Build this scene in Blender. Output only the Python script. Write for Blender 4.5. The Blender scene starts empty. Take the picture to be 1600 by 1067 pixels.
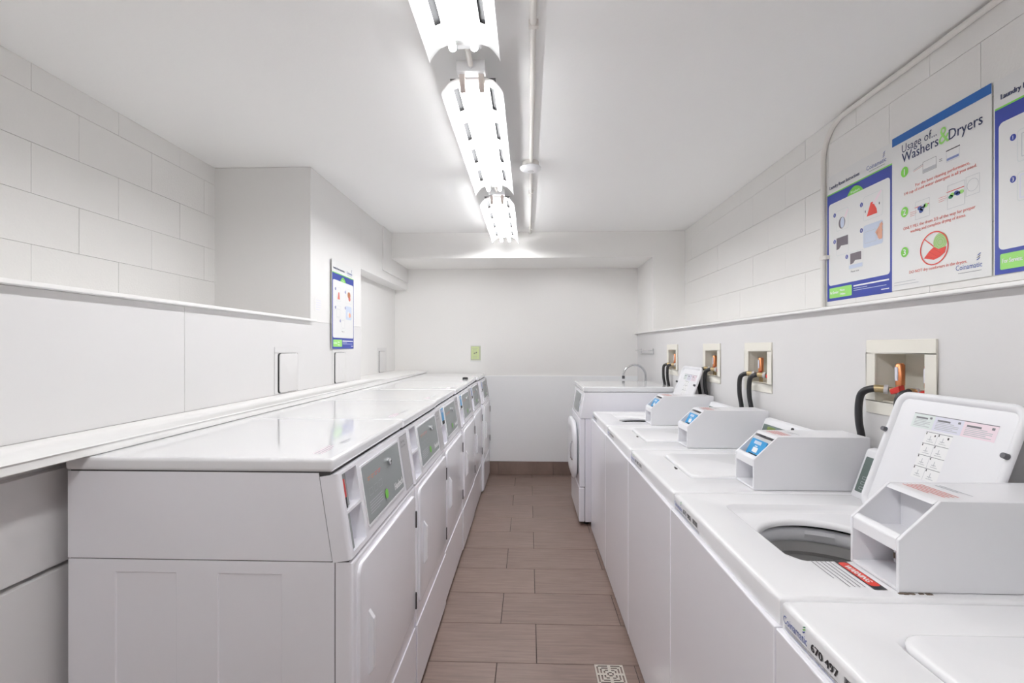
import bpy, bmesh, math, random
from mathutils import Vector, Matrix
random.seed(7)
S = bpy.context.scene
COL = S.collection

# ------------------------------------------------------------------ camera, world, exposure
cam_d = bpy.data.cameras.new('camera'); cam = bpy.data.objects.new('camera', cam_d); COL.objects.link(cam)
CAMZ = 1.41
cam.location = (0, 0, CAMZ)
cam.rotation_euler = (math.pi/2, 0, math.radians(1.985))
cam_d.sensor_width = 36.0; cam_d.lens = 750/1600*36
cam_d.shift_y = 9.5/1600
cam_d.clip_start = 0.02
S.camera = cam
w = bpy.data.worlds.new('world'); S.world = w; w.use_nodes = True
w.node_tree.nodes['Background'].inputs[0].default_value = (0.9, 0.95, 1, 1)
w.node_tree.nodes['Background'].inputs[1].default_value = 0.3
S.view_settings.view_transform = 'Standard'
S.view_settings.look = 'None'
S.view_settings.gamma = 1.0
S.view_settings.use_curve_mapping = False
S.view_settings.exposure = 0.0
TUBE_LIGHT, TUBE_MID, TUBE_FAR = 34.0, 41.5, 60.0
S.cycles.use_denoising = True
S.cycles.max_bounces = 14
S.cycles.diffuse_bounces = 10
S.cycles.glossy_bounces = 6
S.cycles.sample_clamp_indirect = 6.0
S.cycles.caustics_reflective = False
S.cycles.caustics_refractive = False

# ------------------------------------------------------------------ materials
def srgb(r, g, b):
    f = lambda c: (c/255/12.92) if c/255 <= 0.04045 else ((c/255+0.055)/1.055)**2.4
    return (f(r), f(g), f(b), 1)
def mat(name, col, rough=0.5, metal=0.0, bump=0.0, bscale=60.0, vary=0.0, vscale=3.0, coat=0.0, spec=0.5, emit=None):
    m = bpy.data.materials.new(name); m.use_nodes = True
    nt = m.node_tree; b = nt.nodes['Principled BSDF']
    b.inputs['Base Color'].default_value = col
    b.inputs['Roughness'].default_value = rough
    b.inputs['Metallic'].default_value = metal
    b.inputs['Coat Weight'].default_value = coat
    b.inputs['Coat Roughness'].default_value = 0.06
    b.inputs['Specular IOR Level'].default_value = spec
    if emit:
        b.inputs['Emission Color'].default_value = emit[0]; b.inputs['Emission Strength'].default_value = emit[1]
    if bump or vary:
        tc = nt.nodes.new('ShaderNodeTexCoord')
    if bump:
        n = nt.nodes.new('ShaderNodeTexNoise'); n.inputs['Scale'].default_value = bscale; n.inputs['Detail'].default_value = 3
        nt.links.new(tc.outputs['Object'], n.inputs['Vector'])
        bp = nt.nodes.new('ShaderNodeBump'); bp.inputs['Strength'].default_value = bump; bp.inputs['Distance'].default_value = 0.004
        nt.links.new(n.outputs['Fac'], bp.inputs['Height']); nt.links.new(bp.outputs['Normal'], b.inputs['Normal'])
    if vary:
        n2 = nt.nodes.new('ShaderNodeTexNoise'); n2.inputs['Scale'].default_value = vscale; n2.inputs['Detail'].default_value = 4
        nt.links.new(tc.outputs['Object'], n2.inputs['Vector'])
        mr = nt.nodes.new('ShaderNodeMapRange')
        mr.inputs['To Min'].default_value = 1-vary; mr.inputs['To Max'].default_value = 1+vary
        nt.links.new(n2.outputs['Fac'], mr.inputs['Value'])
        hs = nt.nodes.new('ShaderNodeHueSaturation'); hs.inputs['Color'].default_value = col
        nt.links.new(mr.outputs['Result'], hs.inputs['Value']); nt.links.new(hs.outputs['Color'], b.inputs['Base Color'])
    return m
M = {}
M['wall'] = mat('painted wall', (0.855, 0.845, 0.828, 1), 0.55, bump=0.12, bscale=90, vary=0.015, vscale=2)
M['panelw'] = mat('painted board', (0.71, 0.70, 0.698, 1), 0.42, bump=0.05, bscale=40, vary=0.012, vscale=3)  # board paint darkened where the lamps light it too strongly
M['block'] = mat('painted block', (0.80, 0.79, 0.772, 1), 0.6, bump=0.3, bscale=120, vary=0.015, vscale=5)
M['joint'] = mat('block joint', (0.77, 0.757, 0.738, 1), 0.7)
M['ceil'] = mat('ceiling paint', (0.90, 0.897, 0.890, 1), 0.7, bump=0.1, bscale=60)
M['pierw'] = mat('painted pier', (0.785, 0.776, 0.765, 1), 0.5, bump=0.08, bscale=60, vary=0.012, vscale=3)  # lighter copy of the board paint, making up for weaker light
M['wains'] = mat('wainscot', (0.91, 0.92, 0.93, 1), 0.3)
M['ledge'] = mat('ledge paint', (0.87, 0.862, 0.85, 1), 0.4, bump=0.1, bscale=25, vary=0.03, vscale=12)
M['enamel'] = mat('white enamel', (0.905, 0.90, 0.945, 1), 0.22, coat=0.3)
M['enamel_top'] = mat('glossy white top', (0.85, 0.855, 0.87, 1), 0.12, coat=0.5)
M['deck'] = mat('white deck enamel', (0.905, 0.905, 0.92, 1), 0.22, coat=0.2)
M['plastic'] = mat('white plastic', (0.815, 0.815, 0.84, 1), 0.32)
M['white'] = mat('plain white', (0.86, 0.86, 0.86, 1), 0.5)
M['seam'] = mat('dark seam', (0.05, 0.045, 0.045, 1), 0.8)
M['dark'] = mat('black', (0.012, 0.012, 0.013, 1), 0.6)
M['rubber'] = mat('black rubber', (0.018, 0.018, 0.02, 1), 0.42, bump=0.1, bscale=300)
M['bumper'] = mat('grey rubber', (0.09, 0.09, 0.10, 1), 0.5)
M['grey'] = mat('grey panel', srgb(146, 152, 152), 0.35, vary=0.02, vscale=20)
M['teal'] = mat('dark green grey panel', srgb(98, 112, 108), 0.3)
M['lcd'] = mat('lcd', srgb(120, 140, 70), 0.2)
M['label'] = mat('label grey', srgb(205, 204, 205), 0.5)
M['strip'] = mat('strip grey', srgb(186, 184, 186), 0.5)
M['steel'] = mat('basket steel', (0.55, 0.54, 0.535, 1), 0.45, metal=0.4, vary=0.05, vscale=15)
M['chrome'] = mat('chrome', (0.76, 0.77, 0.79, 1), 0.12, metal=1)
M['drain'] = mat('drain steel', (0.62, 0.58, 0.52, 1), 0.35, metal=0.6)
M['copper'] = mat('copper', srgb(214, 140, 96), 0.3, metal=0.8)
M['brass'] = mat('brass', srgb(190, 170, 130), 0.35, metal=0.8)
M['red'] = mat('red paint', srgb(190, 40, 32), 0.4)
M['cream'] = mat('cream plastic', (0.80, 0.775, 0.70, 1), 0.45)
M['blue'] = mat('reader blue', srgb(40, 150, 210), 0.3)
M['blue2'] = mat('reader blue grey', srgb(120, 135, 185), 0.35)
M['paper'] = mat('poster paper', (0.76, 0.76, 0.755, 1), 0.45)
M['royal'] = mat('poster blue', srgb(38, 58, 152), 0.4)
M['band'] = mat('poster bright blue', srgb(12, 92, 170), 0.4)
M['navy'] = mat('ink navy', srgb(38, 48, 88), 0.5)
M['inkblue'] = mat('ink blue', srgb(60, 85, 160), 0.5)
M['green'] = mat('poster green', srgb(120, 200, 72), 0.45)
M['lime'] = mat('poster pale green', srgb(150, 215, 110), 0.45)
M['sage'] = mat('poster sage', srgb(172, 196, 140), 0.5)
M['inkred'] = mat('ink red', srgb(214, 120, 110), 0.5)
M['signred'] = mat('ink strong red', srgb(214, 62, 50), 0.5)
M['ink'] = mat('ink grey', srgb(110, 110, 115), 0.5)
M['inkpale'] = mat('ink pale grey', srgb(188, 190, 194), 0.5)
M['inkdark'] = mat('ink dark', srgb(48, 46, 50), 0.5)
M['picgrey'] = mat('picture grey', srgb(112, 104, 112), 0.5)
M['picblue'] = mat('picture pale blue', srgb(198, 208, 226), 0.5)
M['picpale'] = mat('picture pale', srgb(214, 218, 218), 0.5)
M['skin'] = mat('picture skin', srgb(222, 165, 138), 0.5)
M['pink'] = mat('sticker pink', srgb(236, 218, 226), 0.5)
M['lilac'] = mat('sticker lilac', srgb(220, 220, 232), 0.5)
M['mint'] = mat('sticker mint', srgb(220, 228, 226), 0.5)
M['notice'] = mat('notice yellow green', srgb(206, 220, 160), 0.5)
M['notice2'] = mat('notice border', srgb(190, 196, 170), 0.5)
M['sludge'] = mat('grime', (0.16, 0.12, 0.09, 1), 0.9)
M['socket'] = mat('lamp holder', (0.62, 0.54, 0.50, 1), 0.4)
M['capgreen'] = mat('tube cap green', srgb(30, 130, 90), 0.4)
M['reflector'] = mat('reflector enamel', (0.88, 0.88, 0.88, 1), 0.3)
M['channel'] = mat('fixture channel', (0.72, 0.72, 0.73, 1), 0.35)
M['flange'] = mat('added baffle grey', (0.065, 0.065, 0.067, 1), 0.7)  # dark tone of the baffle added over the reflector slots
M['pipe'] = mat('painted conduit', (0.76, 0.735, 0.70, 1), 0.45)
M['tube_mid'] = mat('lit tube, newer', (1, 1, 1, 1), 0.4, emit=((0.985, 0.99, 1.0, 1), TUBE_MID))  # emission raised for the middle fixture
M['tube_far'] = mat('lit tube, newest', (1, 1, 1, 1), 0.4, emit=((0.985, 0.99, 1.0, 1), TUBE_FAR))  # emission raised further to brighten the far end of the room
M['tube'] = mat('lit tube', (1, 1, 1, 1), 0.4, emit=((0.985, 0.99, 1.0, 1), TUBE_LIGHT))

def tile_mat():
    m = bpy.data.materials.new('floor tile'); m.use_nodes = True
    nt = m.node_tree; b = nt.nodes['Principled BSDF']
    tc = nt.nodes.new('ShaderNodeTexCoord'); oi = nt.nodes.new('ShaderNodeObjectInfo')
    add = nt.nodes.new('ShaderNodeVectorMath'); add.operation = 'MULTIPLY_ADD'
    nt.links.new(tc.outputs['Object'], add.inputs[0]); add.inputs[1].default_value = (3.0, 46, 1)
    sc = nt.nodes.new('ShaderNodeVectorMath'); sc.operation = 'SCALE'
    cx = nt.nodes.new('ShaderNodeCombineXYZ')
    for k in range(3): nt.links.new(oi.outputs['Random'], cx.inputs[k])
    nt.links.new(cx.outputs[0], sc.inputs[0]); sc.inputs['Scale'].default_value = 37
    nt.links.new(sc.outputs[0], add.inputs[2])
    n = nt.nodes.new('ShaderNodeTexNoise'); n.inputs['Scale'].default_value = 1.6; n.inputs['Detail'].default_value = 6; n.inputs['Roughness'].default_value = 0.65
    nt.links.new(add.outputs[0], n.inputs['Vector'])
    n2 = nt.nodes.new('ShaderNodeTexNoise'); n2.inputs['Scale'].default_value = 5; n2.inputs['Detail'].default_value = 3
    nt.links.new(tc.outputs['Object'], n2.inputs['Vector'])
    mx = nt.nodes.new('ShaderNodeMath'); mx.operation = 'MULTIPLY_ADD'; mx.inputs[1].default_value = 0.35
    nt.links.new(n2.outputs['Fac'], mx.inputs[0]); nt.links.new(n.outputs['Fac'], mx.inputs[2])
    r = nt.nodes.new('ShaderNodeValToRGB')
    r.color_ramp.elements[0].position = 0.38; r.color_ramp.elements[0].color = srgb(110, 92, 84)
    r.color_ramp.elements[1].position = 0.95; r.color_ramp.elements[1].color = srgb(140, 120, 111)
    nt.links.new(mx.outputs[0], r.inputs[0])
    hs = nt.nodes.new('ShaderNodeHueSaturation'); mr = nt.nodes.new('ShaderNodeMapRange')
    mr.inputs['To Min'].default_value = 0.95; mr.inputs['To Max'].default_value = 1.05
    nt.links.new(oi.outputs['Random'], mr.inputs['Value']); nt.links.new(mr.outputs[0], hs.inputs['Value'])
    nt.links.new(r.outputs[0], hs.inputs['Color']); nt.links.new(hs.outputs[0], b.inputs['Base Color'])
    b.inputs['Roughness'].default_value = 0.42
    bp = nt.nodes.new('ShaderNodeBump'); bp.inputs['Strength'].default_value = 0.12; bp.inputs['Distance'].default_value = 0.002
    nt.links.new(n.outputs['Fac'], bp.inputs['Height']); nt.links.new(bp.outputs[0], b.inputs['Normal'])
    return m
M['tile'] = tile_mat()
M['grout'] = mat('grout', srgb(66, 56, 51), 0.9)

# ------------------------------------------------------------------ mesh builder
class MB:
    def __init__(s): s.v = []; s.f = []; s.m = []; s.mats = []
    def mi(s, m):
        if m not in s.mats: s.mats.append(m)
        return s.mats.index(m)
    def add(s, vs, fs, m):
        o = len(s.v); k = s.mi(m)
        s.v += [tuple(v) for v in vs]
        for f in fs: s.f.append([i+o for i in f]); s.m.append(k)
    def box(s, x0, x1, y0, y1, z0, z1, m):
        vs = [(x, y, z) for x in (x0, x1) for y in (y0, y1) for z in (z0, z1)]
        s.add(vs, [(0,1,3,2),(4,6,7,5),(0,4,5,1),(2,3,7,6),(0,2,6,4),(1,5,7,3)], m)
    def prism(s, pts, a0, a1, m, axis='y'):
        # pts are (x,z) for axis y, (y,z) for axis x, (x,y) for axis z
        def P(p, a): return (p[0], a, p[1]) if axis == 'y' else ((a, p[0], p[1]) if axis == 'x' else (p[0], p[1], a))
        n = len(pts)
        vs = [P(p, a0) for p in pts] + [P(p, a1) for p in pts]
        fs = [tuple(range(n)), tuple(range(2*n-1, n-1, -1))]
        fs += [(i, i+n, (i+1) % n+n, (i+1) % n) for i in range(n)]
        s.add(vs, fs, m)
    def loft(s, loops, m, cap0=True, cap1=True, closed=True):
        n = len(loops[0]); vs = [p for L in loops for p in L]; fs = []
        for a in range(len(loops)-1):
            for i in range(n if closed else n-1):
                j = (i+1) % n
                fs.append((a*n+i, a*n+j, (a+1)*n+j, (a+1)*n+i))
        if cap0: fs.append(tuple(range(n-1, -1, -1)))
        if cap1: fs.append(tuple(range((len(loops)-1)*n, len(loops)*n)))
        s.add(vs, fs, m)
    def tube(s, path, r, m, n=12, caps=True):
        path = [Vector(p) for p in path]; loops = []
        up = Vector((0, 0, 1))
        t0 = (path[1]-path[0]).normalized()
        if abs(t0.dot(up)) > 0.9: up = Vector((0, 1, 0))
        nrm = (up - t0*up.dot(t0)).normalized()
        for i, p in enumerate(path):
            t = (path[min(i+1, len(path)-1)]-path[max(i-1, 0)]).normalized()
            nrm = (nrm - t*nrm.dot(t)).normalized(); b = t.cross(nrm)
            rr = r[i] if isinstance(r, (list, tuple)) else r
            loops.append([p + (nrm*math.cos(2*math.pi*k/n)+b*math.sin(2*math.pi*k/n))*rr for k in range(n)])
        s.loft(loops, m, caps, caps)
    def lathe(s, prof, c, m, n=40, cap=False):
        loops = [[(c[0]+r*math.cos(2*math.pi*k/n), c[1]+r*math.sin(2*math.pi*k/n), c[2]+z) for k in range(n)] for r, z in prof]
        s.loft(loops, m, cap, cap)
    def grid_panel(s, O, U, V, N, us, vs_, hole, depth, hd, m, hm=None):
        """a box whose front face is a grid; cells for which hole(i,j) is true are sunk by hd"""
        O, U, V, N = Vector(O), Vector(U), Vector(V), Vector(N); hm = hm or m
        P = lambda u, v, d: O+U*u+V*v+N*d
        nu, nv = len(us)-1, len(vs_)-1
        H = lambda i, j: 0 <= i < nu and 0 <= j < nv and bool(hole(i, j))
        q = lambda a, b, c, d, mm: s.add([a, b, c, d], [(0, 1, 2, 3)], mm)
        for i in range(nu):
            for j in range(nv):
                u0, u1, v0, v1 = us[i], us[i+1], vs_[j], vs_[j+1]
                h = H(i, j); d = -hd if h else 0
                q(P(u0,v0,d), P(u1,v0,d), P(u1,v1,d), P(u0,v1,d), hm if h else m)
                q(P(u0,v0,-depth), P(u0,v1,-depth), P(u1,v1,-depth), P(u1,v0,-depth), m)
                if h:
                    if not H(i-1, j): q(P(u0,v0,0), P(u0,v0,d), P(u0,v1,d), P(u0,v1,0), hm)
                    if not H(i+1, j): q(P(u1,v0,0), P(u1,v1,0), P(u1,v1,d), P(u1,v0,d), hm)
                    if not H(i, j-1): q(P(u0,v0,0), P(u1,v0,0), P(u1,v0,d), P(u0,v0,d), hm)
                    if not H(i, j+1): q(P(u0,v1,0), P(u0,v1,d), P(u1,v1,d), P(u1,v1,0), hm)
        for i in range(nu):
            u0, u1 = us[i], us[i+1]
            q(P(u0,vs_[0],0), P(u0,vs_[0],-depth), P(u1,vs_[0],-depth), P(u1,vs_[0],0), m)
            q(P(u0,vs_[-1],0), P(u1,vs_[-1],0), P(u1,vs_[-1],-depth), P(u0,vs_[-1],-depth), m)
        for j in range(nv):
            v0, v1 = vs_[j], vs_[j+1]
            q(P(us[0],v0,0), P(us[0],v1,0), P(us[0],v1,-depth), P(us[0],v0,-depth), m)
            q(P(us[-1],v0,0), P(us[-1],v0,-depth), P(us[-1],v1,-depth), P(us[-1],v1,0), m)

def build(name, mb, parent=None, org=(0, 0, 0), bevel=0.0, seg=2, pick=None, angle=35, weld=True, xf=None, kind=None):
    me = bpy.data.meshes.new(name)
    o3 = Vector(org)
    vs = [Vector(v) for v in mb.v]
    if xf: vs = [xf(v) for v in vs]
    me.from_pydata([tuple(v-o3) for v in vs], [], mb.f)
    for m in mb.mats: me.materials.append(M[m])
    me.polygons.foreach_set('material_index', mb.m)
    bm = bmesh.new(); bm.from_mesh(me)
    if weld:
        bmesh.ops.remove_doubles(bm, verts=bm.verts, dist=1e-5)
        bmesh.ops.recalc_face_normals(bm, faces=bm.faces)
    if bevel:
        es = [e for e in bm.edges if len(e.link_faces) == 2 and e.calc_face_angle(0) > math.radians(28) and (pick is None or pick(e, o3))]
        bmesh.ops.bevel(bm, geom=es, offset=bevel, segments=seg, profile=0.5, affect='EDGES', clamp_overlap=True)
    bm.to_mesh(me); bm.free()
    me.polygons.foreach_set('use_smooth', [True]*len(me.polygons))
    me.set_sharp_from_angle(angle=math.radians(angle))
    o = bpy.data.objects.new(name, me); COL.objects.link(o)
    if parent: o.parent = parent
    if kind: o['kind'] = kind
    if bevel:
        md = o.modifiers.new('normals', 'WEIGHTED_NORMAL'); md.keep_sharp = True
    return o
def split_build(name, mb, centres, parent, org):
    """one object per centre: every printed face goes to the nearest one"""
    out = [MB() for _ in centres]
    for f, mi in zip(mb.f, mb.m):
        c = sum((Vector(mb.v[i]) for i in f), Vector())/len(f)
        k = min(range(len(centres)), key=lambda i: (c-centres[i]).length)
        out[k].add([mb.v[i] for i in f], [tuple(range(len(f)))], mb.mats[mi])
    return [build(name, o, parent, org=org, weld=False) for o in out if o.f]
def thing(name, label, cat, loc, group=None):
    o = bpy.data.objects.new(name, None); COL.objects.link(o); o.location = loc; o.empty_display_size = 0.05
    return tag(o, label, cat, group)
def tag(o, label, cat, group=None):
    o['label'] = label; o['category'] = cat
    if group: o['group'] = group
    return o
def struct(name, mb, parent=None, **k):
    o = build(name, mb, parent, **k)
    if parent is None: o['kind'] = 'structure'
    return o
def copy_tree(o, parent=None):
    c = o.copy(); COL.objects.link(c); c.parent = parent
    for ch in list(o.children): copy_tree(ch, c)
    return c
def rr(x0, x1, y0, y1, r, n=5):
    pts = []
    for cx, cy, a in ((x1-r, y1-r, 0), (x0+r, y1-r, 90), (x0+r, y0+r, 180), (x1-r, y0+r, 270)):
        for k in range(n+1):
            t = math.radians(a+90*k/n); pts.append((cx+r*math.cos(t), cy+r*math.sin(t)))
    return pts
# flat printing on a plane: F(s,t,d) with s to the right and t upwards as the reader sees it
def frame(O, R, U, N):
    O, R, U, N = Vector(O), Vector(R), Vector(U), Vector(N)
    return lambda s, t, d=0.0: O+R*s+U*t+N*d
_txt = {}
def text_polys(string):
    if string not in _txt:
        cu = bpy.data.curves.new('t', 'FONT'); cu.body = string; cu.size = 1.0; cu.resolution_u = 2
        ob = bpy.data.objects.new('t', cu); COL.objects.link(ob)
        dg = bpy.context.evaluated_depsgraph_get()
        me = ob.evaluated_get(dg).to_mesh()
        vs = [v.co.copy() for v in me.vertices]; fs = [tuple(p.vertices) for p in me.polygons]
        ob.evaluated_get(dg).to_mesh_clear()
        bpy.data.objects.remove(ob); bpy.data.curves.remove(cu)
        xs = [v.x for v in vs] or [0]
        _txt[string] = (vs, fs, min(xs), max(xs))
    return _txt[string]
def ptext(mb, F, string, s, t, size, m, d=0.0006, width=None, align='l', bold=0.0, rot=0.0):
    vs, fs, x0, x1 = text_polys(string)
    k = size; kx = (width/(x1-x0)) if width else size
    W = (x1-x0)*kx; off = {'l': 0, 'c': -W/2, 'r': -W}[align]
    c, sn = math.cos(rot), math.sin(rot)
    for b in ((0,) if not bold else (-bold, 0, bold)):
        P = []
        for v in vs:
            a, e = (v.x-x0)*kx+off+b, v.y*k
            P.append(F(s+a*c-e*sn, t+a*sn+e*c, d+(b != 0)*0.00005*(1 if b > 0 else 2)))
        mb.add(P, fs, m)
def prect(mb, F, s0, s1, t0, t1, m, d=0.0004):
    mb.add([F(s0, t0, d), F(s1, t0, d), F(s1, t1, d), F(s0, t1, d)], [(0, 1, 2, 3)], m)
def ppoly(mb, F, pts, m, d=0.0005):
    mb.add([F(a, b, d) for a, b in pts], [tuple(range(len(pts)))], m)
def pell(mb, F, s, t, rs, rt, m, d=0.0006, n=20):
    ppoly(mb, F, [(s+rs*math.cos(2*math.pi*k/n), t+rt*math.sin(2*math.pi*k/n)) for k in range(n)], m, d)
def pring(mb, F, s, t, r0, r1, m, d=0.0006, n=28, k=1.0):
    for a in range(n):
        A, B = 2*math.pi*a/n, 2*math.pi*(a+1)/n
        ppoly(mb, F, [(s+r0*math.cos(A)*k, t+r0*math.sin(A)), (s+r1*math.cos(A)*k, t+r1*math.sin(A)), (s+r1*math.cos(B)*k, t+r1*math.sin(B)), (s+r0*math.cos(B)*k, t+r0*math.sin(B))], m, d)
def prr(mb, F, s0, s1, t0, t1, r, m, d=0.0005):
    ppoly(mb, F, rr(s0, s1, t0, t1, r, 4), m, d)
def pline(mb, F, a, b, w_, m, d=0.0007):
    a, b = Vector(a), Vector(b); t = (b-a).normalized(); n = Vector((-t.y, t.x))*w_/2
    ppoly(mb, F, [a-n, b-n, b+n, a+n], m, d)
def pbox(mb, F, s0, s1, t0, t1, m, w_=0.0012, d=0.0007):
    for a, b in (((s0, t0), (s1, t0)), ((s1, t0), (s1, t1)), ((s1, t1), (s0, t1)), ((s0, t1), (s0, t0))): pline(mb, F, a, b, w_, m, d)
def plines(mb, F, s0, s1, t, n, dt, m, h=0.0022, last=0.7):
    for k in range(n):
        prect(mb, F, s0, s1 if k < n-1 else s0+(s1-s0)*last, t-k*dt, t-k*dt+h, m, 0.0006)
def swoosh(mb, F, s, t, k, m1, m2, m3):
    for i, m in enumerate((m1, m2, m3)):
        y = t+i*k*0.55
        ppoly(mb, F, [(s+i*k*0.1, y), (s+k*0.9+i*k*0.1, y+k*0.55), (s+k*1.15+i*k*0.1, y+k*0.5), (s+k*0.5+i*k*0.1, y)], m, 0.0007)

# ------------------------------------------------------------------ dimensions
YB, YF, CZ = -3.2, 5.34, 2.54           # room ends, ceiling
XL, XLR, XLN = -1.36, -1.975, -1.50     # left wall plane, left recess, niche
XR, XRU = 1.20, 1.51                    # right lower wall, right upper wall
ZL, ZR = 1.587, 1.570                   # ledge tops

# ------------------------------------------------------------------ floor with tiles
b = MB(); b.box(-1.55, 1.6, YB, YF+0.1, -0.12, -0.003, 'grout')
floor = struct('floor', b)
TW, TL, G = 0.3055, 0.61, 0.0035
rows = range(int((YB-2.146)/TW)-1, int((YF-2.146)/TW)+1)
def tile_mesh(wx, wy):
    q = MB(); q.box(-wx/2, wx/2, -wy/2, wy/2, -0.010, 0.0, 'tile'); return q
cache = {}
for r in rows:
    y0 = 2.146+r*TW; y1 = min(y0+TW, YF); y0 = max(y0, YB)
    if y1-y0 < 0.02: continue
    off = 0.036 if r % 2 == 0 else -0.142
    k0 = int(math.floor((-1.25-off)/TL)); x = off+k0*TL
    while x < XR:
        a0, a1 = max(x, -1.25), min(x+TL, XR)
        if a1-a0 > 0.02:
            wx, wy = round(a1-a0-G, 4), round(y1-y0-G, 4)
            if (wx, wy) not in cache:
                o = build('tile', tile_mesh(wx, wy), floor, bevel=0.0012, seg=1); cache[(wx, wy)] = o
            else:
                o = cache[(wx, wy)].copy(); COL.objects.link(o); o.parent = floor
            o.location = ((a0+a1)/2, (y0+y1)/2, 0)
        x += TL

# ------------------------------------------------------------------ ceiling and walls
b = MB(); b.box(-2.1, 1.65, YB-0.1, YF+0.1, CZ, CZ+0.1, 'ceil'); struct('ceiling', b)
b = MB(); b.box(-2.1, 1.65, YF, YF+0.1, 0, CZ, 'wall'); wall_back = struct('wall_back', b)
b = MB(); b.box(-2.1, 1.65, YB-0.1, YB, 0, CZ, 'wall'); struct('wall_front', b)
# lower wainscot panel of the far wall
b = MB(); b.box(-0.60, XR, YF-0.014, YF, 0.147, 1.097, 'wains'); struct('wainscot_panel', b, wall_back, bevel=0.003)
# tiled skirting of the far wall
b = MB(); b.box(-0.62, XR, YF-0.012, YF-0.001, 0.0, 0.145, 'grout'); bb = struct('baseboard_back', b)
for x0, x1 in ((-0.62, -0.335), (-0.335, 0.27), (0.27, 0.88), (0.88, XR)):
    q = MB(); q.box(-(x1-x0)/2+0.0015, (x1-x0)/2-0.0015, -0.005, 0.005, -0.0715, 0.0735, 'tile')
    o = build('skirting_tile', q, bb, bevel=0.0012, seg=1); o.location = ((x0+x1)/2, YF-0.018, 0.0735)
# cross beam over the far end
b = MB(); b.box(XL, XR+0.004, 4.69, YF, 2.286, CZ, 'wall'); struct('trim_1', b, bevel=0.004)
# right side
hose_y = [1.595, 2.552, 3.187, 4.045]
OW, OH0, OH1 = 0.108, 1.2225, 1.395
ys = [YB]
for y in hose_y: ys += [y-OW, y+OW]
ys.append(YF)
b = MB(); b.grid_panel((XR, 0, 0), (0, 1, 0), (0, 0, 1), (-1, 0, 0), ys, [0, OH0, OH1, 1.558], lambda i, j: j == 1 and i % 2 == 1, 0.4, 0.10, 'panelw', 'cream')
struct('wall_right_lower', b)
b = MB(); b.box(XR-0.035, XRU, YB, YF, 1.5585, ZR, 'ledge'); struct('trim_2', b, bevel=0.003)
b = MB(); b.box(XR, XRU+0.05, 4.69, YF, ZR, CZ, 'wall'); struct('wall_right_pier', b, bevel=0.005)

def block_wall(name, xface, sgn, y_end, z0, ph):
    """painted block wall: a joint-coloured core, every block its own object"""
    b = MB(); b.box(xface if sgn > 0 else xface-0.1, xface+0.1 if sgn > 0 else xface, YB, y_end, z0, CZ, 'joint')
    wl = struct(name, b)
    zs = [z0]+[z for z in (1.617, 1.820, 2.023, 2.226, 2.429) if z > z0+0.01]+[CZ]
    BL = 0.406; cache = {}
    for k in range(len(zs)-1):
        a, c = zs[k], zs[k+1]
        par = k % 2
        y = ph+par*BL/2-20*BL
        while y < y_end:
            y0, y1 = max(y, YB), min(y+BL, y_end)
            if y1-y0 > 0.01:
                g = 0.0012
                key = (round(y1-y0, 3), round(c-a, 3))
                if key not in cache:
                    q = MB(); q.box(-0.006, 0.006, -(y1-y0)/2+g/2, (y1-y0)/2-g/2, -(c-a)/2+g/2, (c-a)/2-g/2, 'block')
                    o = build('block', q, wl, bevel=0.0011, seg=2); cache[key] = o
                else:
                    o = cache[key].copy(); COL.objects.link(o); o.parent = wl
                o.location = (xface-sgn*0.0030+random.uniform(-0.0006, 0.0006), (y0+y1)/2, (a+c)/2)
            y += BL
    return wl
block_wall('wall_right', XRU+0.006, 1, 4.69, ZR, 1.655)
block_wall('wall_left', XLR-0.006, -1, 2.953, ZL, 2.04)
# left side: lower boarded wall, ledge, pier with the end of the recess, niche and duct box
b = MB(); b.box(-2.1, XL-0.004, YB, 3.853, 0, 1.574, 'panelw'); wll = struct('wall_left_lower', b)
for y0, y1 in ((YB, 1.853), (1.853, 3.853)):
    q = MB(); q.box(XL-0.006, XL, y0+0.001, y1-0.001, 1.155, 1.573, 'panelw'); build('panel', q, wll, bevel=0.001, seg=1)
b = MB(); b.box(-2.1, XL, 2.953, 3.853, 1.574, CZ, 'pierw'); pier = struct('wall_left_pier', b, bevel=0.005)
b = MB(); b.box(-2.1, XLN, 3.853, YF, 0, CZ, 'pierw'); struct('wall_left_niche', b)
b = MB(); b.box(XLN, XL, 3.853, YF, 2.05, CZ, 'pierw'); struct('trim_3', b, bevel=0.004)
b = MB(); b.box(XL-0.003, XL+0.012, 4.42, 4.69, 2.13, CZ, 'pierw'); b.box(XL-0.003, XL+0.012, 4.69, YF, 2.13, 2.286, 'pierw'); struct('trim_4', b, bevel=0.003)
b = MB(); b.box(XLR, XL+0.035, YB, 2.955, 1.574, ZL, 'ledge'); struct('trim_5', b, bevel=0.003)
b = MB(); b.box(XL, -1.142, YB, 3.853, 1.1265, 1.155, 'ledge'); b.box(XLN, -1.142, 3.853, YF, 1.1265, 1.155, 'ledge'); struct('trim_6', b, bevel=0.004)
b = MB(); b.box(XL, -1.274, YB, YF, 0, 1.1265, 'panelw'); wlb = struct('wall_left_base', b)
q = MB(); q.box(-1.275, -1.246, YB, YF, 0.836, 1.088, 'panelw'); build('panel', q, wlb, bevel=0.003)
q = MB(); q.box(-1.275, -1.243, YB, YF, 0.01, 0.824, 'panelw'); build('panel', q, wlb, bevel=0.003)

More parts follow.
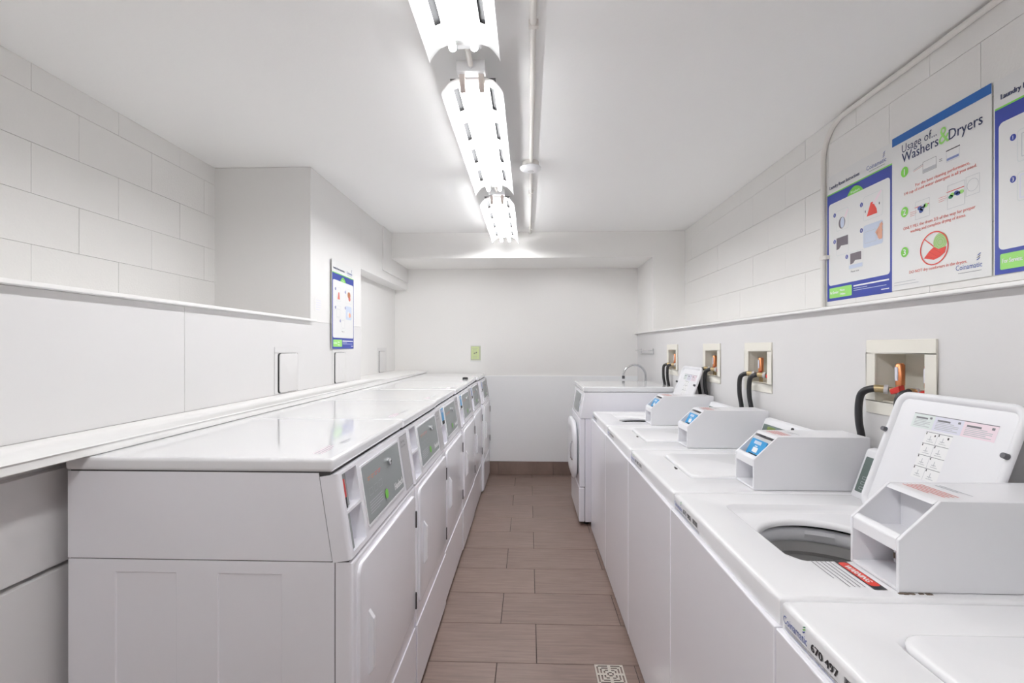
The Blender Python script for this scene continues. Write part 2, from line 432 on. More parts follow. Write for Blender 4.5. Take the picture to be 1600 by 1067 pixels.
# ------------------------------------------------------------------ fluorescent fixtures
FX = -0.215
def make_fixture(loc):
    L = 1.22; t = thing('ceiling_light', '', 'light', loc)
    O = (0, 0, 0)
    q = MB(); q.box(-0.054, 0.054, -0.045, L+0.03, 0.062, 0.104, 'channel'); build('channel', q, t, bevel=0.003)
    q = MB()
    for sg in (-1, 1): q.box(min(sg*0.054, sg*0.088), max(sg*0.054, sg*0.088), 0.02, L-0.02, 0.068, 0.070, 'flange')
    build('added_slot_baffle', q, t)  # baffle added above the slots so they look grey, not blown out
    # slotted reflector sheet
    hs = [0.0, 0.05, 0.061, 0.081, 0.092, 0.105, 0.115, 0.12]; zs = [0.060, 0.060, 0.0582, 0.0502, 0.0405, 0.026, 0.012, 0.0]
    prof = [(-h, z) for h, z in zip(hs[:0:-1], zs[:0:-1])]+list(zip(hs, zs))
    sl = [(0.06, 0.24), (0.35, 0.53), (0.64, 0.82), (0.93, 1.11)]
    ysl = [0.0]+[v for p in sl for v in p]+[L]
    q = MB(); nv = len(prof)
    vs = [(h, y, z) for y in ysl for h, z in prof]; fs = []
    for a in range(len(ysl)-1):
        for i in range(nv-1):
            mid = abs((prof[i][0]+prof[i+1][0])/2)
            if a % 2 == 1 and 0.065 < mid < 0.077: continue
            fs.append((a*nv+i, a*nv+i+1, (a+1)*nv+i+1, (a+1)*nv+i))
    q.add(vs, fs, 'reflector')
    r = build('reflector', q, t); sm = r.modifiers.new('sheet', 'SOLIDIFY'); sm.thickness = 0.0012; sm.offset = 0
    for sx in (-1, 1):
        q = MB(); q.tube([(sx*0.036, 0.02, 0.027), (sx*0.036, L-0.034, 0.027)], 0.0128, 'tube', 16); tb = build('lamp_tube', q, t)
        q = MB(); q.tube([(sx*0.036, L-0.036, 0.027), (sx*0.036, L-0.026, 0.027)], [0.0131, 0.010], 'capgreen', 12); build('tube_cap', q, tb)
        q = MB(); q.prism([(-0.026, 0.064), (0.034, 0.060), (0.030, 0.018), (0.014, 0.012), (-0.012, 0.030)], sx*0.036-0.010, sx*0.036+0.010, 'socket', 'x'); build('lamp_holder', q, t, bevel=0.002)
    q = MB(); q.tube([(0, -0.045, 0.082), (0, -0.165, 0.082)], 0.0105, 'pipe', 12); q.tube([(0, -0.045, 0.082), (0, -0.053, 0.082)], 0.013, 'channel', 6); build('conduit_stub', q, t)
    for y in (0.2, 1.0):
        q = MB(); q.tube([(0, y, 0.10), (0, y, CZ-2.375)], 0.006, 'channel', 8); q.tube([(0, y, CZ-2.375-0.012), (0, y, CZ-2.375)], 0.03, 'channel', 14); build('hanger_rod', q, t)
    return t
fx = make_fixture((FX, 1.82, 2.375))
fx['label'] = 'hanging twin-tube strip light in the middle, full length of its slotted reflector in view'
for y, lab, g in ((0.397, 'hanging twin-tube strip light cut by the top edge of the picture', 0), (3.26, 'smallest hanging twin-tube strip light, in front of the cross beam', 0), (-1.03, 'hanging twin-tube strip light straight above and behind the viewer', 0), (-2.46, 'unseen twin-tube strip light added at the closed end behind the viewer for brightness', 0)):  # last one is unseen, added to throw light on surfaces facing the camera
    c = copy_tree(fx); c.location = (FX, y, 2.375); c['label'] = lab
def set_tube(root, m):
    for ch in root.children:
        if ch.name.startswith('lamp_tube'): ch.material_slots[0].link = 'OBJECT'; ch.material_slots[0].material = M[m]
set_tube(fx, 'tube_mid')
for o in list(COL.objects):
    if o.get('category') == 'light' and abs(o.location.y-3.26) < 0.01: set_tube(o, 'tube_far')
for o in COL.objects:
    if o.get('category') == 'light': o['group'] = 'strip lights'

# conduit, detector
q = MB(); q.tube([(0.016, YB, CZ-0.012), (0.016, 4.69, CZ-0.012)], 0.011, 'pipe', 12)
for y in (0.55, 1.66, 3.45, 4.5): q.box(0.0, 0.034, y-0.008, y+0.008, CZ-0.025, CZ, 'pipe')
tag(build('ceiling_conduit', q), 'straight painted conduit running along the ceiling past the smoke detector', 'conduit')
t = thing('smoke_detector', 'round white smoke detector on the ceiling conduit', 'detector', (0.012, 2.93, CZ))
q = MB(); q.lathe([(0.0, -0.03), (0.048, -0.03), (0.05, -0.026), (0.05, 0.0)], (0, 0, 0), 'pipe', 28); build('base', q, t)
q = MB(); q.lathe([(0.0, -0.056), (0.02, -0.056), (0.048, -0.051), (0.063, -0.042), (0.065, -0.034), (0.06, -0.030), (0.0, -0.030)], (0, 0, 0), 'plastic', 32); build('cover', q, t, angle=50)
q = MB(); q.lathe([(0.0, -0.0575), (0.018, -0.0575), (0.02, -0.0555)], (0, 0, 0), 'label', 20); build('test_button', q, t)
pth = [(XRU-0.014, YB, CZ-0.022), (XRU-0.014, 2.332, CZ-0.022)]
for k in range(1, 10):
    a = k/9*math.pi/2; pth.append((XRU-0.014, 2.332+0.16*math.sin(a), CZ-0.022-0.16*(1-math.cos(a))))
pth += [(XRU-0.014, 2.492, 2.2), (XRU-0.014, 2.492, ZR)]
t = thing('wall_conduit', 'painted conduit that bends down the block wall beside the posters', 'conduit', (XRU-0.014, 2.492, ZR))
q = MB(); q.tube(pth, 0.0115, 'pipe', 14); build('pipe', q, t, org=t.location)
q = MB(); q.box(XRU-0.028, XRU+0.0, 2.452, 2.504, 1.853, 1.872, 'pipe'); build('clamp', q, t, org=t.location, bevel=0.002)

# ------------------------------------------------------------------ dryers
DP = 0.683                                  # pitch
LOGO = 'Huebsch'
def sx_(z): return -0.4535-(z-0.866)*(0.034/0.22)   # sloped console face: X at height z
def make_dryer():
    t = thing('dryer', '', 'dryer', (-0.82, 0, 0)); O = (-0.82, 0, 0)
    W = DP-0.003
    # lower case with two pressed pockets in its side
    q = MB()
    q.grid_panel((0, 0.003, 0), (1, 0, 0), (0, 0, 1), (0, -1, 0), [-1.203, -1.075, -0.914, -0.802, -0.635, -0.497], [0.02, 0.10, 0.826, 0.859],
                 lambda i, j: j == 1 and i in (1, 3), W-0.003, 0.0035, 'enamel')
    build('lower_case', q, t, org=O, bevel=0.0020, seg=2)
    q = MB(); q.box(-1.203, -0.60, 0.003, W, 0.862, 1.088, 'enamel')
    for a, c in ((0.003, 0.006), (W-0.003, W)):
        q.prism([(-0.60, 0.862), (-0.5035, 0.862), (-0.5385, 1.088), (-0.60, 1.088)], a, c, 'enamel')
    build('upper_case', q, t, org=O)
    q = MB(); q.box(-1.198, -0.462, 0.0065, W-0.0035, 0.855, 0.867, 'seam'); q.box(-1.198, -0.51, 0.0065, W-0.0035, 1.080, 1.0912, 'seam')
    for a, c in ((0.0055, 0.0075), (W-0.0075, W-0.0055)):
        q.prism([(-0.515, 0.862), (-0.485, 0.862), (-0.521, 1.088), (-0.551, 1.088)], a, c, 'seam'); q.box(-0.51, -0.485, a, c, 0.025, 0.86, 'seam')
    build('seam', q, t, org=O)  # dark strips behind the panel gaps stand in for the shade there
    q = MB(); q.box(-0.4945, -0.451, 0.003, W, 0.02, 0.859, 'enamel')
    build('front_panel', q, t, org=O, bevel=0.011, seg=3, pick=lambda e, o3: all(v.co.x+o3.x > -0.46 for v in e.verts))
    q = MB(); q.box(-0.452, -0.4465, 0.006, W-0.003, 0.03, 0.302, 'enamel'); build('kick_panel', q, t, org=O, bevel=0.004, seg=2)
    # door
    L = rr(0.036, 0.655, 0.372, 0.836, 0.03, 5)
    def lp(x, i): return [(x, p[0]+(0.3455-p[0])*i/0.31, p[1]+(0.604-p[1])*i/0.232) for p in L]
    q = MB(); q.loft([lp(-0.4515, 0), lp(-0.4435, 0), lp(-0.4424, 0.0012), lp(-0.442, 0.003)], 'enamel')
    d = build('door', q, t, org=O, angle=60)
    q = MB(); q.prism([(-0.4435, 0.50), (-0.427, 0.524), (-0.427, 0.660), (-0.4435, 0.685)], 0.102, 0.118, 'plastic')
    build('handle', q, d, org=O, bevel=0.002, seg=2)
    for z in (0.385, 0.704):
        q = MB(); q.box(-0.452, -0.4385, 0.656, 0.664, z, z+0.063, 'seam'); build('hinge', q, t, org=O)
    # console with the coin slot
    c0 = Vector((sx_(0.866), 0.002, 0.866)); V = Vector((sx_(1.086)-sx_(0.866), 0, 0.22)).normalized(); N = Vector((V.z, 0, -V.x))
    h = 0.2226
    q = MB(); q.grid_panel(c0, (0, 1, 0), V, N, [0, 0.022, 0.124, W-0.001], [0, 0.012, 0.112, 0.120, 0.216, h], lambda i, j: i == 1 and j in (1, 3), 0.048, 0.042, 'enamel')
    cons = build('console', q, t, org=O, bevel=0.010, seg=3, pick=lambda e, o3: all(abs((v.co+o3-c0).dot(N)) < 1e-4 and ((v.co.y < 0.0025) or (v.co.y > W-0.0025)) for v in e.verts))
    # display panel, printing
    F = frame(c0+N*0.0, (0, 1, 0), V, N)
    q = MB()
    lo = [[F(a, b_, dd) for a, b_ in rr(0.150-e, 0.535+e, 0.034-e, 0.200+e, 0.006+e, 3)] for e, dd in ((0.006, 0.0), (0.006, 0.003), (0.0, 0.003), (0.0, 0.0015))]
    q.loft(lo, 'plastic', False, True); build('panel_rim', q, cons, org=O)
    q = MB(); prr(q, F, 0.1505, 0.5345, 0.0345, 0.1995, 0.006, 'grey', 0.002); dp = build('display_panel', q, t, org=O)
    q = MB()
    for i in range(3):
        prect(q, F, 0.205+0.032*i, 0.231+0.032*i, 0.148-0.0*i, 0.168, ('brass', 'copper', 'inkred')[i], 0.0026) if False else None
    for i in range(4):
        plines(q, F, 0.19+0.033*i, 0.215+0.033*i, 0.158, 2, 0.007, 'copper' if i < 2 else 'inkred', 0.003)
    for i in range(3): pbox(q, F, 0.185+0.045*i, 0.215+0.045*i, 0.108, 0.128, 'inkpale', 0.001, 0.0027)
    plines(q, F, 0.18, 0.30, 0.088, 5, 0.008, 'inkpale', 0.0025)
    pts = rr(0.318, 0.348, 0.055, 0.085, 0.012, 4); ppoly(q, F, pts, 'green', 0.0028)
    for v in range(len(q.v)): q.v[v] = tuple(Vector(q.v[v])+N*0.0016)
    split_build('panel_print', q, [F(0.2025+0.033*i, 0.155) for i in range(4)]+[F(0.20+0.045*i, 0.118) for i in range(3)]+[F(0.24, 0.07), F(0.335, 0.07)], dp, O)
    q = MB(); ptext(q, F, LOGO, 0.428, 0.052, 0.034, 'white', 0.0027, width=0.100, bold=0.0018); build('logo_lettering', q, dp, org=O, weld=False)
    p = c0+Vector((0, 0.40, 0))+V*0.160
    q = MB(); q.tube([p, p+N*0.010, p+N*0.012], [0.0125, 0.0125, 0.009], 'chrome', 18); q.tube([p+N*0.012, p+N*0.0125], 0.003, 'seam', 8); build('lock', q, dp, org=O, angle=45)
    q = MB(); prect(q, F, 0.566, 0.668, 0.010, 0.210, 'ink', 0.0005); prect(q, F, 0.5675, 0.6665, 0.0115, 0.2085, 'strip', 0.0008)
    ptext(q, F, 'Starting', 0.575, 0.185, 0.014, 'ink', 0.0014, width=0.05); ptext(q, F, 'the dryer', 0.575, 0.168, 0.014, 'ink', 0.0014, width=0.06)
    plines(q, F, 0.575, 0.655, 0.150, 9, 0.0115, 'ink', 0.0022); plines(q, F, 0.575, 0.655, 0.036, 3, 0.007, 'ink', 0.003)
    build('instruction_strip', q, t, org=O, weld=False)
    # top
    q = MB(); q.box(-1.211, -0.50, 0.0, DP-0.0015, 1.090, 1.125, 'enamel_top')
    build('top_panel', q, t, org=O, bevel=0.010, seg=4)
    # printed marks near the front of the top
    FT = frame((-0.50, 0.0, 1.125), (0, 1, 0), (-1, 0, 0), (0, 0, 1))
    q = MB(); plines(q, FT, 0.06, 0.17, 0.075, 3, 0.010, 'pink', 0.004); plines(q, FT, 0.20, 0.28, 0.060, 2, 0.010, 'inkpale', 0.004)
    build('top_print', q, t, org=O, weld=False)
    for x in (-1.12, -0.53):
        for y in (0.06, DP-0.06):
            q = MB(); q.lathe([(0.0, 0.0), (0.018, 0.0), (0.018, 0.008), (0.008, 0.01), (0.008, 0.022), (0, 0.022)], (x, y, 0), 'dark', 12); build('foot', q, t, org=O)
    return t, c0, V, N
proto, C0, CV, CN = make_dryer()
dryers = [proto]+[copy_tree(proto) for _ in range(5)]
DLAB = ['white coin dryer showing its whole plain side, with a red coin slide in its slot',
        'white coin dryer with an empty coin slot, second from the exposed side panel',
        'white coin dryer with a bright blue card reader, third along the ledge',
        'white coin dryer with a blue card reader, fourth along the ledge',
        'white coin dryer with a small black cap lying on its top',
        'white coin dryer standing against the far wall, furthest of its row']
DOX = [0.0, 0.003, -0.003, 0.002, -0.004, 0.016]
for i in range(6):
    d = dryers[i]
    d.location = (-0.82+DOX[i], 1.210+DP*i, 0); d['label'] = DLAB[i]; d['group'] = 'coin dryers along the ledge'
    O = (-0.82, 0, 0)
    F = frame(C0, (0, 1, 0), CV, CN)
    def inbox(name, s0, s1, t0, t1, d0, d1, m, bev=0.0):
        q = MB(); q.loft([[F(a, b_, d0) for a, b_ in ((s0, t0), (s1, t0), (s1, t1), (s0, t1))], [F(a, b_, d1) for a, b_ in ((s0, t0), (s1, t0), (s1, t1), (s0, t1))]], m)
        return build(name, q, d, org=O, bevel=bev)
    if i == 0:
        inbox('coin_slide', 0.026, 0.042, 0.152, 0.200, -0.041, -0.003, 'red', 0.002)
        inbox('coin_lever', 0.030, 0.050, 0.121, 0.165, -0.041, -0.007, 'dark', 0.002)
        inbox('coin_plate', 0.056, 0.076, 0.122, 0.214, -0.041, -0.014, 'grey')
        inbox('vault_plate', 0.026, 0.044, 0.016, 0.110, -0.041, -0.004, 'grey')
    elif i == 1:
        inbox('coin_plate', 0.026, 0.056, 0.122, 0.214, -0.041, -0.012, 'grey')
        inbox('vault_plate', 0.026, 0.050, 0.016, 0.110, -0.041, -0.012, 'grey')
    else:
        r = inbox('card_reader', 0.028, 0.119, 0.121, 0.213, -0.041, 0.003, 'plastic', 0.003)
        q = MB(); prr(q, F, 0.045, 0.112, 0.140, 0.208, 0.004, 'blue' if i < 4 else 'blue2', 0.0038); prect(q, F, 0.06, 0.10, 0.185, 0.20, 'picblue', 0.0043)
        build('reader_face', q, r, org=O, weld=False)
        q = MB(); q.loft([[F(a, b_, dd) for a, b_ in ((0.05, 0.122), (0.10, 0.122), (0.10, 0.139), (0.05, 0.139))] for dd in (0.002, 0.006)], 'dark'); build('card_slot', q, r, org=O)

# black cap lying on the fifth dryer
q = MB(); q.lathe([(0, 0.0), (0.024, 0.0), (0.026, 0.004), (0.025, 0.012), (0.017, 0.016), (0.0, 0.017)], (0, 0, 0), 'dark', 20)
cap = tag(build('plastic_cap', q), 'small round black cap lying on a white dryer top', 'cap'); cap.location = (-0.575, 4.34, 1.125)

# ------------------------------------------------------------------ top-loading washers
WX, WP, WZ = 0.488, 0.687, 0.922
def ray_rect(cx, cy, ang, x0, x1, y0, y1):
    dx, dy = math.cos(ang), math.sin(ang); t = 1e9
    if dx > 1e-9: t = min(t, (x1-cx)/dx)
    if dx < -1e-9: t = min(t, (x0-cx)/dx)
    if dy > 1e-9: t = min(t, (y1-cy)/dy)
    if dy < -1e-9: t = min(t, (y0-cy)/dy)
    return (cx+dx*t, cy+dy*t)
def ring_pts(cx, cy, rect, r, angs):
    """points on a rounded rectangle along rays"""
    x0, x1, y0, y1 = rect; out = []
    for a in angs:
        px, py = ray_rect(cx, cy, a, x0, x1, y0, y1)
        qx, qy = min(max(px, x0+r), x1-r), min(max(py, y0+r), y1-r)
        dx, dy = px-qx, py-qy; l = math.hypot(dx, dy)
        if l > r: px, py = qx+dx/l*r, qy+dy/l*r
        out.append((px, py))
    return out
HC = (0.300, 0.340)
LID = (0.124, 0.530, 0.177, 0.566)
def make_washer():
    O = (WX+0.33, 0, 0)
    t = thing('washer', '', 'washer', O)
    W = WP-0.003
    X = lambda u: WX+u
    # case, open on top
    q = MB(); x0, x1 = X(-0.010), X(0.66)
    vs = [(x, y, z) for x in (x0, x1) for y in (0.002, W) for z in (0.028, 0.8665)]
    q.add(vs, [(0,1,3,2),(4,6,7,5),(0,4,5,1),(2,3,7,6),(0,2,6,4)], 'enamel')
    q.add([(x0, 0.002, 0.8665), (x0, W, 0.8665), (x0+0.05, W, 0.8665), (x0+0.05, 0.002, 0.8665)], [(0, 1, 2, 3)], 'enamel')
    build('cabinet', q, t, org=O, bevel=0.004, seg=3)
    for u in (0.05, 0.60):
        for y in (0.06, W-0.06):
            q = MB(); q.lathe([(0.0, 0.0), (0.02, 0.0), (0.02, 0.008), (0.008, 0.011), (0.008, 0.03), (0, 0.03)], (X(u), y, 0), 'dark', 12); build('foot', q, t, org=O)
    # deck with sunken opening
    N_ = 96; cx, cy = (LID[0]+LID[1])/2, (LID[2]+LID[3])/2
    ox0, ox1, oy0, oy1 = 0.0, 0.66, 0.001, W+0.001
    angs = [2*math.pi*k/N_ for k in range(N_)]
    for c in ((ox0, oy0), (ox1, oy0), (ox1, oy1), (ox0, oy1)):
        a = math.atan2(c[1]-cy, c[0]-cx) % (2*math.pi)
        k = min(range(N_), key=lambda i: abs(angs[i]-a)); angs[k] = a
    loops = []
    def outer(ins, z): return [(X(p[0]), p[1], z) for p in ring_pts(cx, cy, (ox0+ins, ox1-ins, oy0+ins, oy1-ins), 0.010, angs)]
    loops.append(outer(0.02, 0.868)); loops.append(outer(0.0, 0.868)); loops.append(outer(0.0, WZ-0.011))
    for a in (22, 45, 67, 90):
        loops.append(outer(0.011*(1-math.cos(math.radians(a))), WZ-0.011+0.011*math.sin(math.radians(a))))
    loops.append(outer(0.014, WZ))
    def inner(ins, z, r): return [(X(p[0]), p[1], z) for p in ring_pts(cx, cy, (LID[0]+ins-0.004, LID[1]-ins+0.004, LID[2]+ins-0.004, LID[3]-ins+0.004), r, angs)]
    loops.append(inner(-0.004, WZ, 0.035)); loops.append(inner(0.0, WZ-0.0015, 0.034)); loops.append(inner(0.006, WZ-0.013, 0.032)); loops.append(inner(0.016, WZ-0.021, 0.03)); loops.append(inner(0.022, WZ-0.022, 0.03))
    def circ(r, z, fl=0.0):
        out = []
        for a in angs:
            rx = r*(1.0-fl*max(0, math.cos(a-math.pi))**6)
            out.append((X(HC[0])+rx*math.cos(a), HC[1]+rx*math.sin(a), z))
        return out
    loops += [circ(0.176, WZ-0.023), circ(0.170, WZ-0.024), circ(0.165, WZ-0.027), circ(0.162, WZ-0.033), circ(0.162, WZ-0.040)]
    q = MB(); q.loft(loops, 'deck', False, False); dk = build('deck', q, t, org=O, angle=50)
    # console at the back
    q = MB(); pr = [(X(0.578), WZ-0.002), (X(0.632), WZ+0.148), (X(0.636), WZ+0.154), (X(0.66), WZ+0.158), (X(0.66), WZ-0.002)]
    q.prism(pr, 0.180, 0.682, 'plastic'); cons = build('control_console', q, t, org=O, bevel=0.006, seg=3)
    c0 = Vector((X(0.578), 0.0, WZ)); V = Vector((0.054, 0, 0.150)).normalized(); N = Vector((-V.z, 0, V.x))
    F = frame(c0+Vector((0, 0.682, 0)), (0, -1, 0), V, N)
    q = MB(); prr(q, F, 0.014, 0.46, 0.020, 0.138, 0.004, 'teal', 0.0010)
    dp = build('display_panel', q, cons, org=O, weld=False)
    q = MB(); prect(q, F, 0.055, 0.125, 0.104, 0.130, 'lcd', 0.0016)
    for i in range(4):
        for j in range(3): pbox(q, F, 0.030+0.045*i, 0.058+0.045*i, 0.030+0.017*j, 0.038+0.017*j, 'inkpale', 0.0012, 0.0016)
    plines(q, F, 0.09, 0.18, 0.088, 2, 0.009, 'inkpale', 0.003)
    split_build('panel_print', q, [F(0.09, 0.117), F(0.135, 0.085)]+[F(0.044+0.045*i, 0.034+0.017*j) for i in range(4) for j in range(3)], cons, O)
    p = c0+Vector((0, 0.43, 0))+V*0.150
    q = MB(); q.tube([p-N*0.002, p+N*0.006], 0.006, 'dark', 10); build('screw_cap', q, cons, org=O)
    # front edge label: logo, number, bar code
    return t
def coin_box(t, u0, L):
    O = (WX+0.33, 0, 0); X = lambda u: WX+u
    y0, y1 = 0.028, 0.172; z0 = WZ+0.001
    A = lambda u, z: (X(u0+u), z0+z)
    prof = [A(0, 0), A(0, 0.104), A(0.082, 0.182), A(L, 0.182), A(L, 0)]
    q = MB()
    for a, c in ((y0, y0+0.008), (y1-0.008, y1)): q.prism(prof, a, c, 'plastic')
    e = 0.0005
    q.prism([A(0.072, 0.1725), A(0.082, 0.182-e), A(L, 0.182-e), A(L, 0.174), A(0.085, 0.174)], y0+0.008, y1-0.008, 'plastic')
    q.prism([A(e, 0.078), A(e, 0.104), A(0.010, 0.1135), A(0.018, 0.1115), A(0.018, 0.078)], y0+0.008, y1-0.008, 'plastic')
    q.prism([A(e, 0.0), A(e, 0.008), A(0.11, 0.008), A(0.11, 0.0)], y0+0.008, y1-0.008, 'plastic')
    q.prism([A(0.105, 0.008), A(0.105, 0.175), A(0.112, 0.175), A(0.112, 0.008)], y0+0.008, y1-0.008, 'plastic')
    q.prism([A(L-0.008, 0.0), A(L-0.008, 0.174), A(L-e, 0.174), A(L-e, 0.0)], y0+0.008, y1-0.008, 'plastic')
    cb = build('coin_box', q, t, org=O, bevel=0.0028, seg=2)
    q = MB(); q.prism([A(0.018, 0.082), A(0.018, 0.088), A(0.105, 0.088), A(0.105, 0.082)], y0+0.008, y1-0.008, 'plastic'); build('divider', q, cb, org=O)
    q = MB(); q.prism([A(0.078, 0.010), A(0.078, 0.044), A(0.086, 0.044), A(0.086, 0.010)], y0+0.010, y1-0.026, 'plastic'); q.prism([A(0.078, 0.0455), A(0.078, 0.080), A(0.086, 0.080), A(0.086, 0.0455)], y0+0.010, y1-0.026, 'plastic'); build('vault_door', q, cb, org=O)
    q = MB(); q.prism([A(0.079, 0.010), A(0.079, 0.081), A(0.0865, 0.081), A(0.0865, 0.010)], y1-0.0262, y1-0.023, 'sludge'); q.box(X(u0+0.076), X(u0+0.079), y1-0.031, y1-0.0275, z0+0.02, z0+0.032, 'sludge'); build('door_gap', q, cb, org=O)
    FT = frame((X(u0+0.082), y1, z0+0.182), (0, -1, 0), (1, 0, 0), (0, 0, 1))
    q = MB(); plines(q, FT, 0.02, 0.118, 0.055, 5, 0.009, 'inkred', 0.0028); plines(q, FT, 0.03, 0.11, 0.09, 2, 0.009, 'inkpale', 0.003); build('box_print', q, cb, org=O, weld=False)
    return cb
def washer_label(t, num, y_start):
    O = (WX+0.33, 0, 0)
    F = frame((WX, y_start, 0.872), (0, -1, 0), (0, 0, 1), (-1, 0, 0))
    q = MB(); ptext(q, F, 'Coinamatic', 0.008, 0.014, 0.021, 'inkblue', 0.0008, width=0.078); swoosh(q, F, 0.070, 0.031, 0.009, 'inkblue', 'green', 'capgreen')
    ptext(q, F, num, 0.098, 0.015, 0.020, 'inkdark', 0.0008, width=0.072, bold=0.0010)
    for k in range(3): pline(q, F, (0.012, 0.0035+0.0028*k), (0.24, 0.0035+0.0028*k), 0.0008, 'ink' if k else 'inkblue', 0.0008)
    x = 0.185; rnd = random.Random(3)
    while x < 0.225:
        w_ = rnd.choice((0.0008, 0.0014, 0.002)); prect(q, F, x, x+w_, 0.016, 0.030, 'inkdark', 0.0008); x += w_+rnd.choice((0.0007, 0.0012))
    build('number_label', q, t, org=O, weld=False)
def lid_parts(t, opened):
    O = (WX+0.33, 0, 0); X = lambda u: WX+u
    zt, hinge = WZ+0.007, Vector((X(0.532), 0, WZ+0.002))
    ang = math.radians(180-70)
    Rm = Matrix.Rotation(ang, 3, 'Y')
    def xf(v): return v if not opened else hinge+Rm@(v-hinge)
    x0, x1, y0, y1 = LID
    if opened: x0 = 0.158
    L = lambda ins, z, r: [(X(a), b_, z) for a, b_ in rr(x0+ins, x1-ins, y0+ins, y1-ins, r, 6)]
    q = MB()
    q.loft([L(0.020, zt-0.006, 0.022), L(0.017, zt-0.012, 0.025), L(0.012, zt-0.016, 0.028), L(0.004, zt-0.016, 0.036), L(0.0, zt-0.012, 0.04), L(0.0, zt-0.004, 0.04), L(0.003, zt, 0.037), L(0.007, zt+0.001, 0.034)], 'plastic' if opened else 'deck')  # raised lids get a darker white, their shading put into the colour
    lid = build('lid', q, t, org=O, xf=xf, angle=60)
    if not opened:
        q = MB(); q.prism([(X(0.100), 0.312), (X(0.106), 0.306), (X(0.113), 0.318), (X(0.112), 0.352), (X(0.106), 0.348)], WZ-0.002, WZ+0.0006, 'seam', 'z'); build('finger_notch', q, t, org=O)  # flat dark patch paints the shade of a finger recess
    if opened:
        for u, y in ((0.285, y1-0.007), (0.285, y0+0.008)):
            q = MB(); q.tube([(X(u), y, zt-0.016), (X(u), y, zt-0.028)], [0.0075, 0.0065], 'bumper', 12); build('lid_bumper', q, lid, org=O, xf=xf, angle=50)
        # stickers on the inside; reader stands at the front, text top is towards the free edge
        zi = zt-0.006
        F0 = frame((X(x0), y1, zi), (0, -1, 0), (-1, 0, 0), (0, 0, -1))
        F = lambda s, tt, d=0.0: xf(F0(s, -tt, d))    # tt measured from the free edge towards the hinge
        q = MB()
        def R(s0, s1, a, c, m, d=0.0005): q.add([F(s0, a, d), F(s1, a, d), F(s1, c, d), F(s0, c, d)], [(0, 1, 2, 3)], m)
        for s0, s1, m, a in ((0.078, 0.150, 'mint', 0.058), (0.150, 0.238, 'lilac', 0.058), (0.238, 0.330, 'pink', 0.058)):
            R(s0, s1, a, a+0.042, m)
            R(s0, s1, a, a+0.002, 'ink', 0.0009)
            R(s0+0.01, s0+0.05, a+0.010, a+0.015, 'ink', 0.0009); R(s1-0.016, s1-0.008, a+0.007, a+0.013, 'ink', 0.0009)
            for k in range(5): R(s0+0.008, s1-0.01-(0.015 if k % 3 == 0 else 0), a+0.017+k*0.0045, a+0.019+k*0.0045, 'inkpale', 0.0009)
        build('warning_sticker', q, lid, org=O, weld=False)
        q = MB()
        s0, s1, a0, a1 = 0.138, 0.222, 0.106, 0.238
        R(s0, s1, a0, a1, 'white')
        for k in range(4):
            a = a0+0.033*k
            R(s0, s1, a, a+0.0013, 'ink', 0.0009)
            for c in (0, 1):
                sx = s0+0.040*c
                R(sx+0.002, sx+0.005, a+0.002, a+0.008, 'inkdark', 0.001)
                R(sx+0.012, sx+0.026, a+0.020, a+0.022, 'inkpale', 0.0009); R(sx+0.018, sx+0.020, a+0.010, a+0.024, 'inkpale', 0.0009); R(sx+0.010, sx+0.032, a+0.026, a+0.0275, 'inkpale', 0.0009)
        R(s0+0.0395, s0+0.0405, a0, a1, 'inkpale', 0.001); R(s0+0.030, s0+0.034, a0+0.006, a0+0.011, 'inkdark', 0.001); R(s0+0.071, s0+0.076, a0+0.006, a0+0.012, 'inkdark', 0.001)
        build('instruction_sticker', q, lid, org=O, weld=False)
        # tub
        c = (X(HC[0]), HC[1], 0)
        q = MB(); q.lathe([(0.200, 0.864), (0.192, 0.869), (0.182, 0.868), (0.176, 0.860), (0.177, 0.836), (0.184, 0.829), (0.200, 0.831)], c, 'plastic', 56); rg = build('tub_ring', q, t, org=O, angle=50)
        q = MB()
        for k in range(1):
            a = math.radians(66)
            pts = [(math.cos(a+da)*0.1755, math.sin(a+da)*0.1755) for da in (-0.22, -0.1, 0.1, 0.22)]
            q.loft([[(c[0]+p[0], c[1]+p[1], 0.842) for p in pts], [(c[0]+p[0]*0.97, c[1]+p[1]*0.97, 0.855) for p in pts], [(c[0]+p[0]*0.985, c[1]+p[1]*0.985, 0.866) for p in pts]], 'plastic', False, False, closed=False)
        build('snap_tab', q, rg, org=O)
        q = MB(); q.lathe([(0.186, 0.831), (0.184, 0.798), (0.194, 0.784), (0.205, 0.55), (0.19, 0.52), (0.06, 0.53), (0.05, 0.56), (0.0, 0.57)], c, 'steel', 56); build('basket', q, t, org=O, angle=25)
        q = MB(); q.lathe([(0.25, 0.866), (0.25, 0.50), (0.0, 0.48)], c, 'dark', 40); build('outer_tub', q, t, org=O)  # coloured black so the gap below the lip stays in shade
    return lid
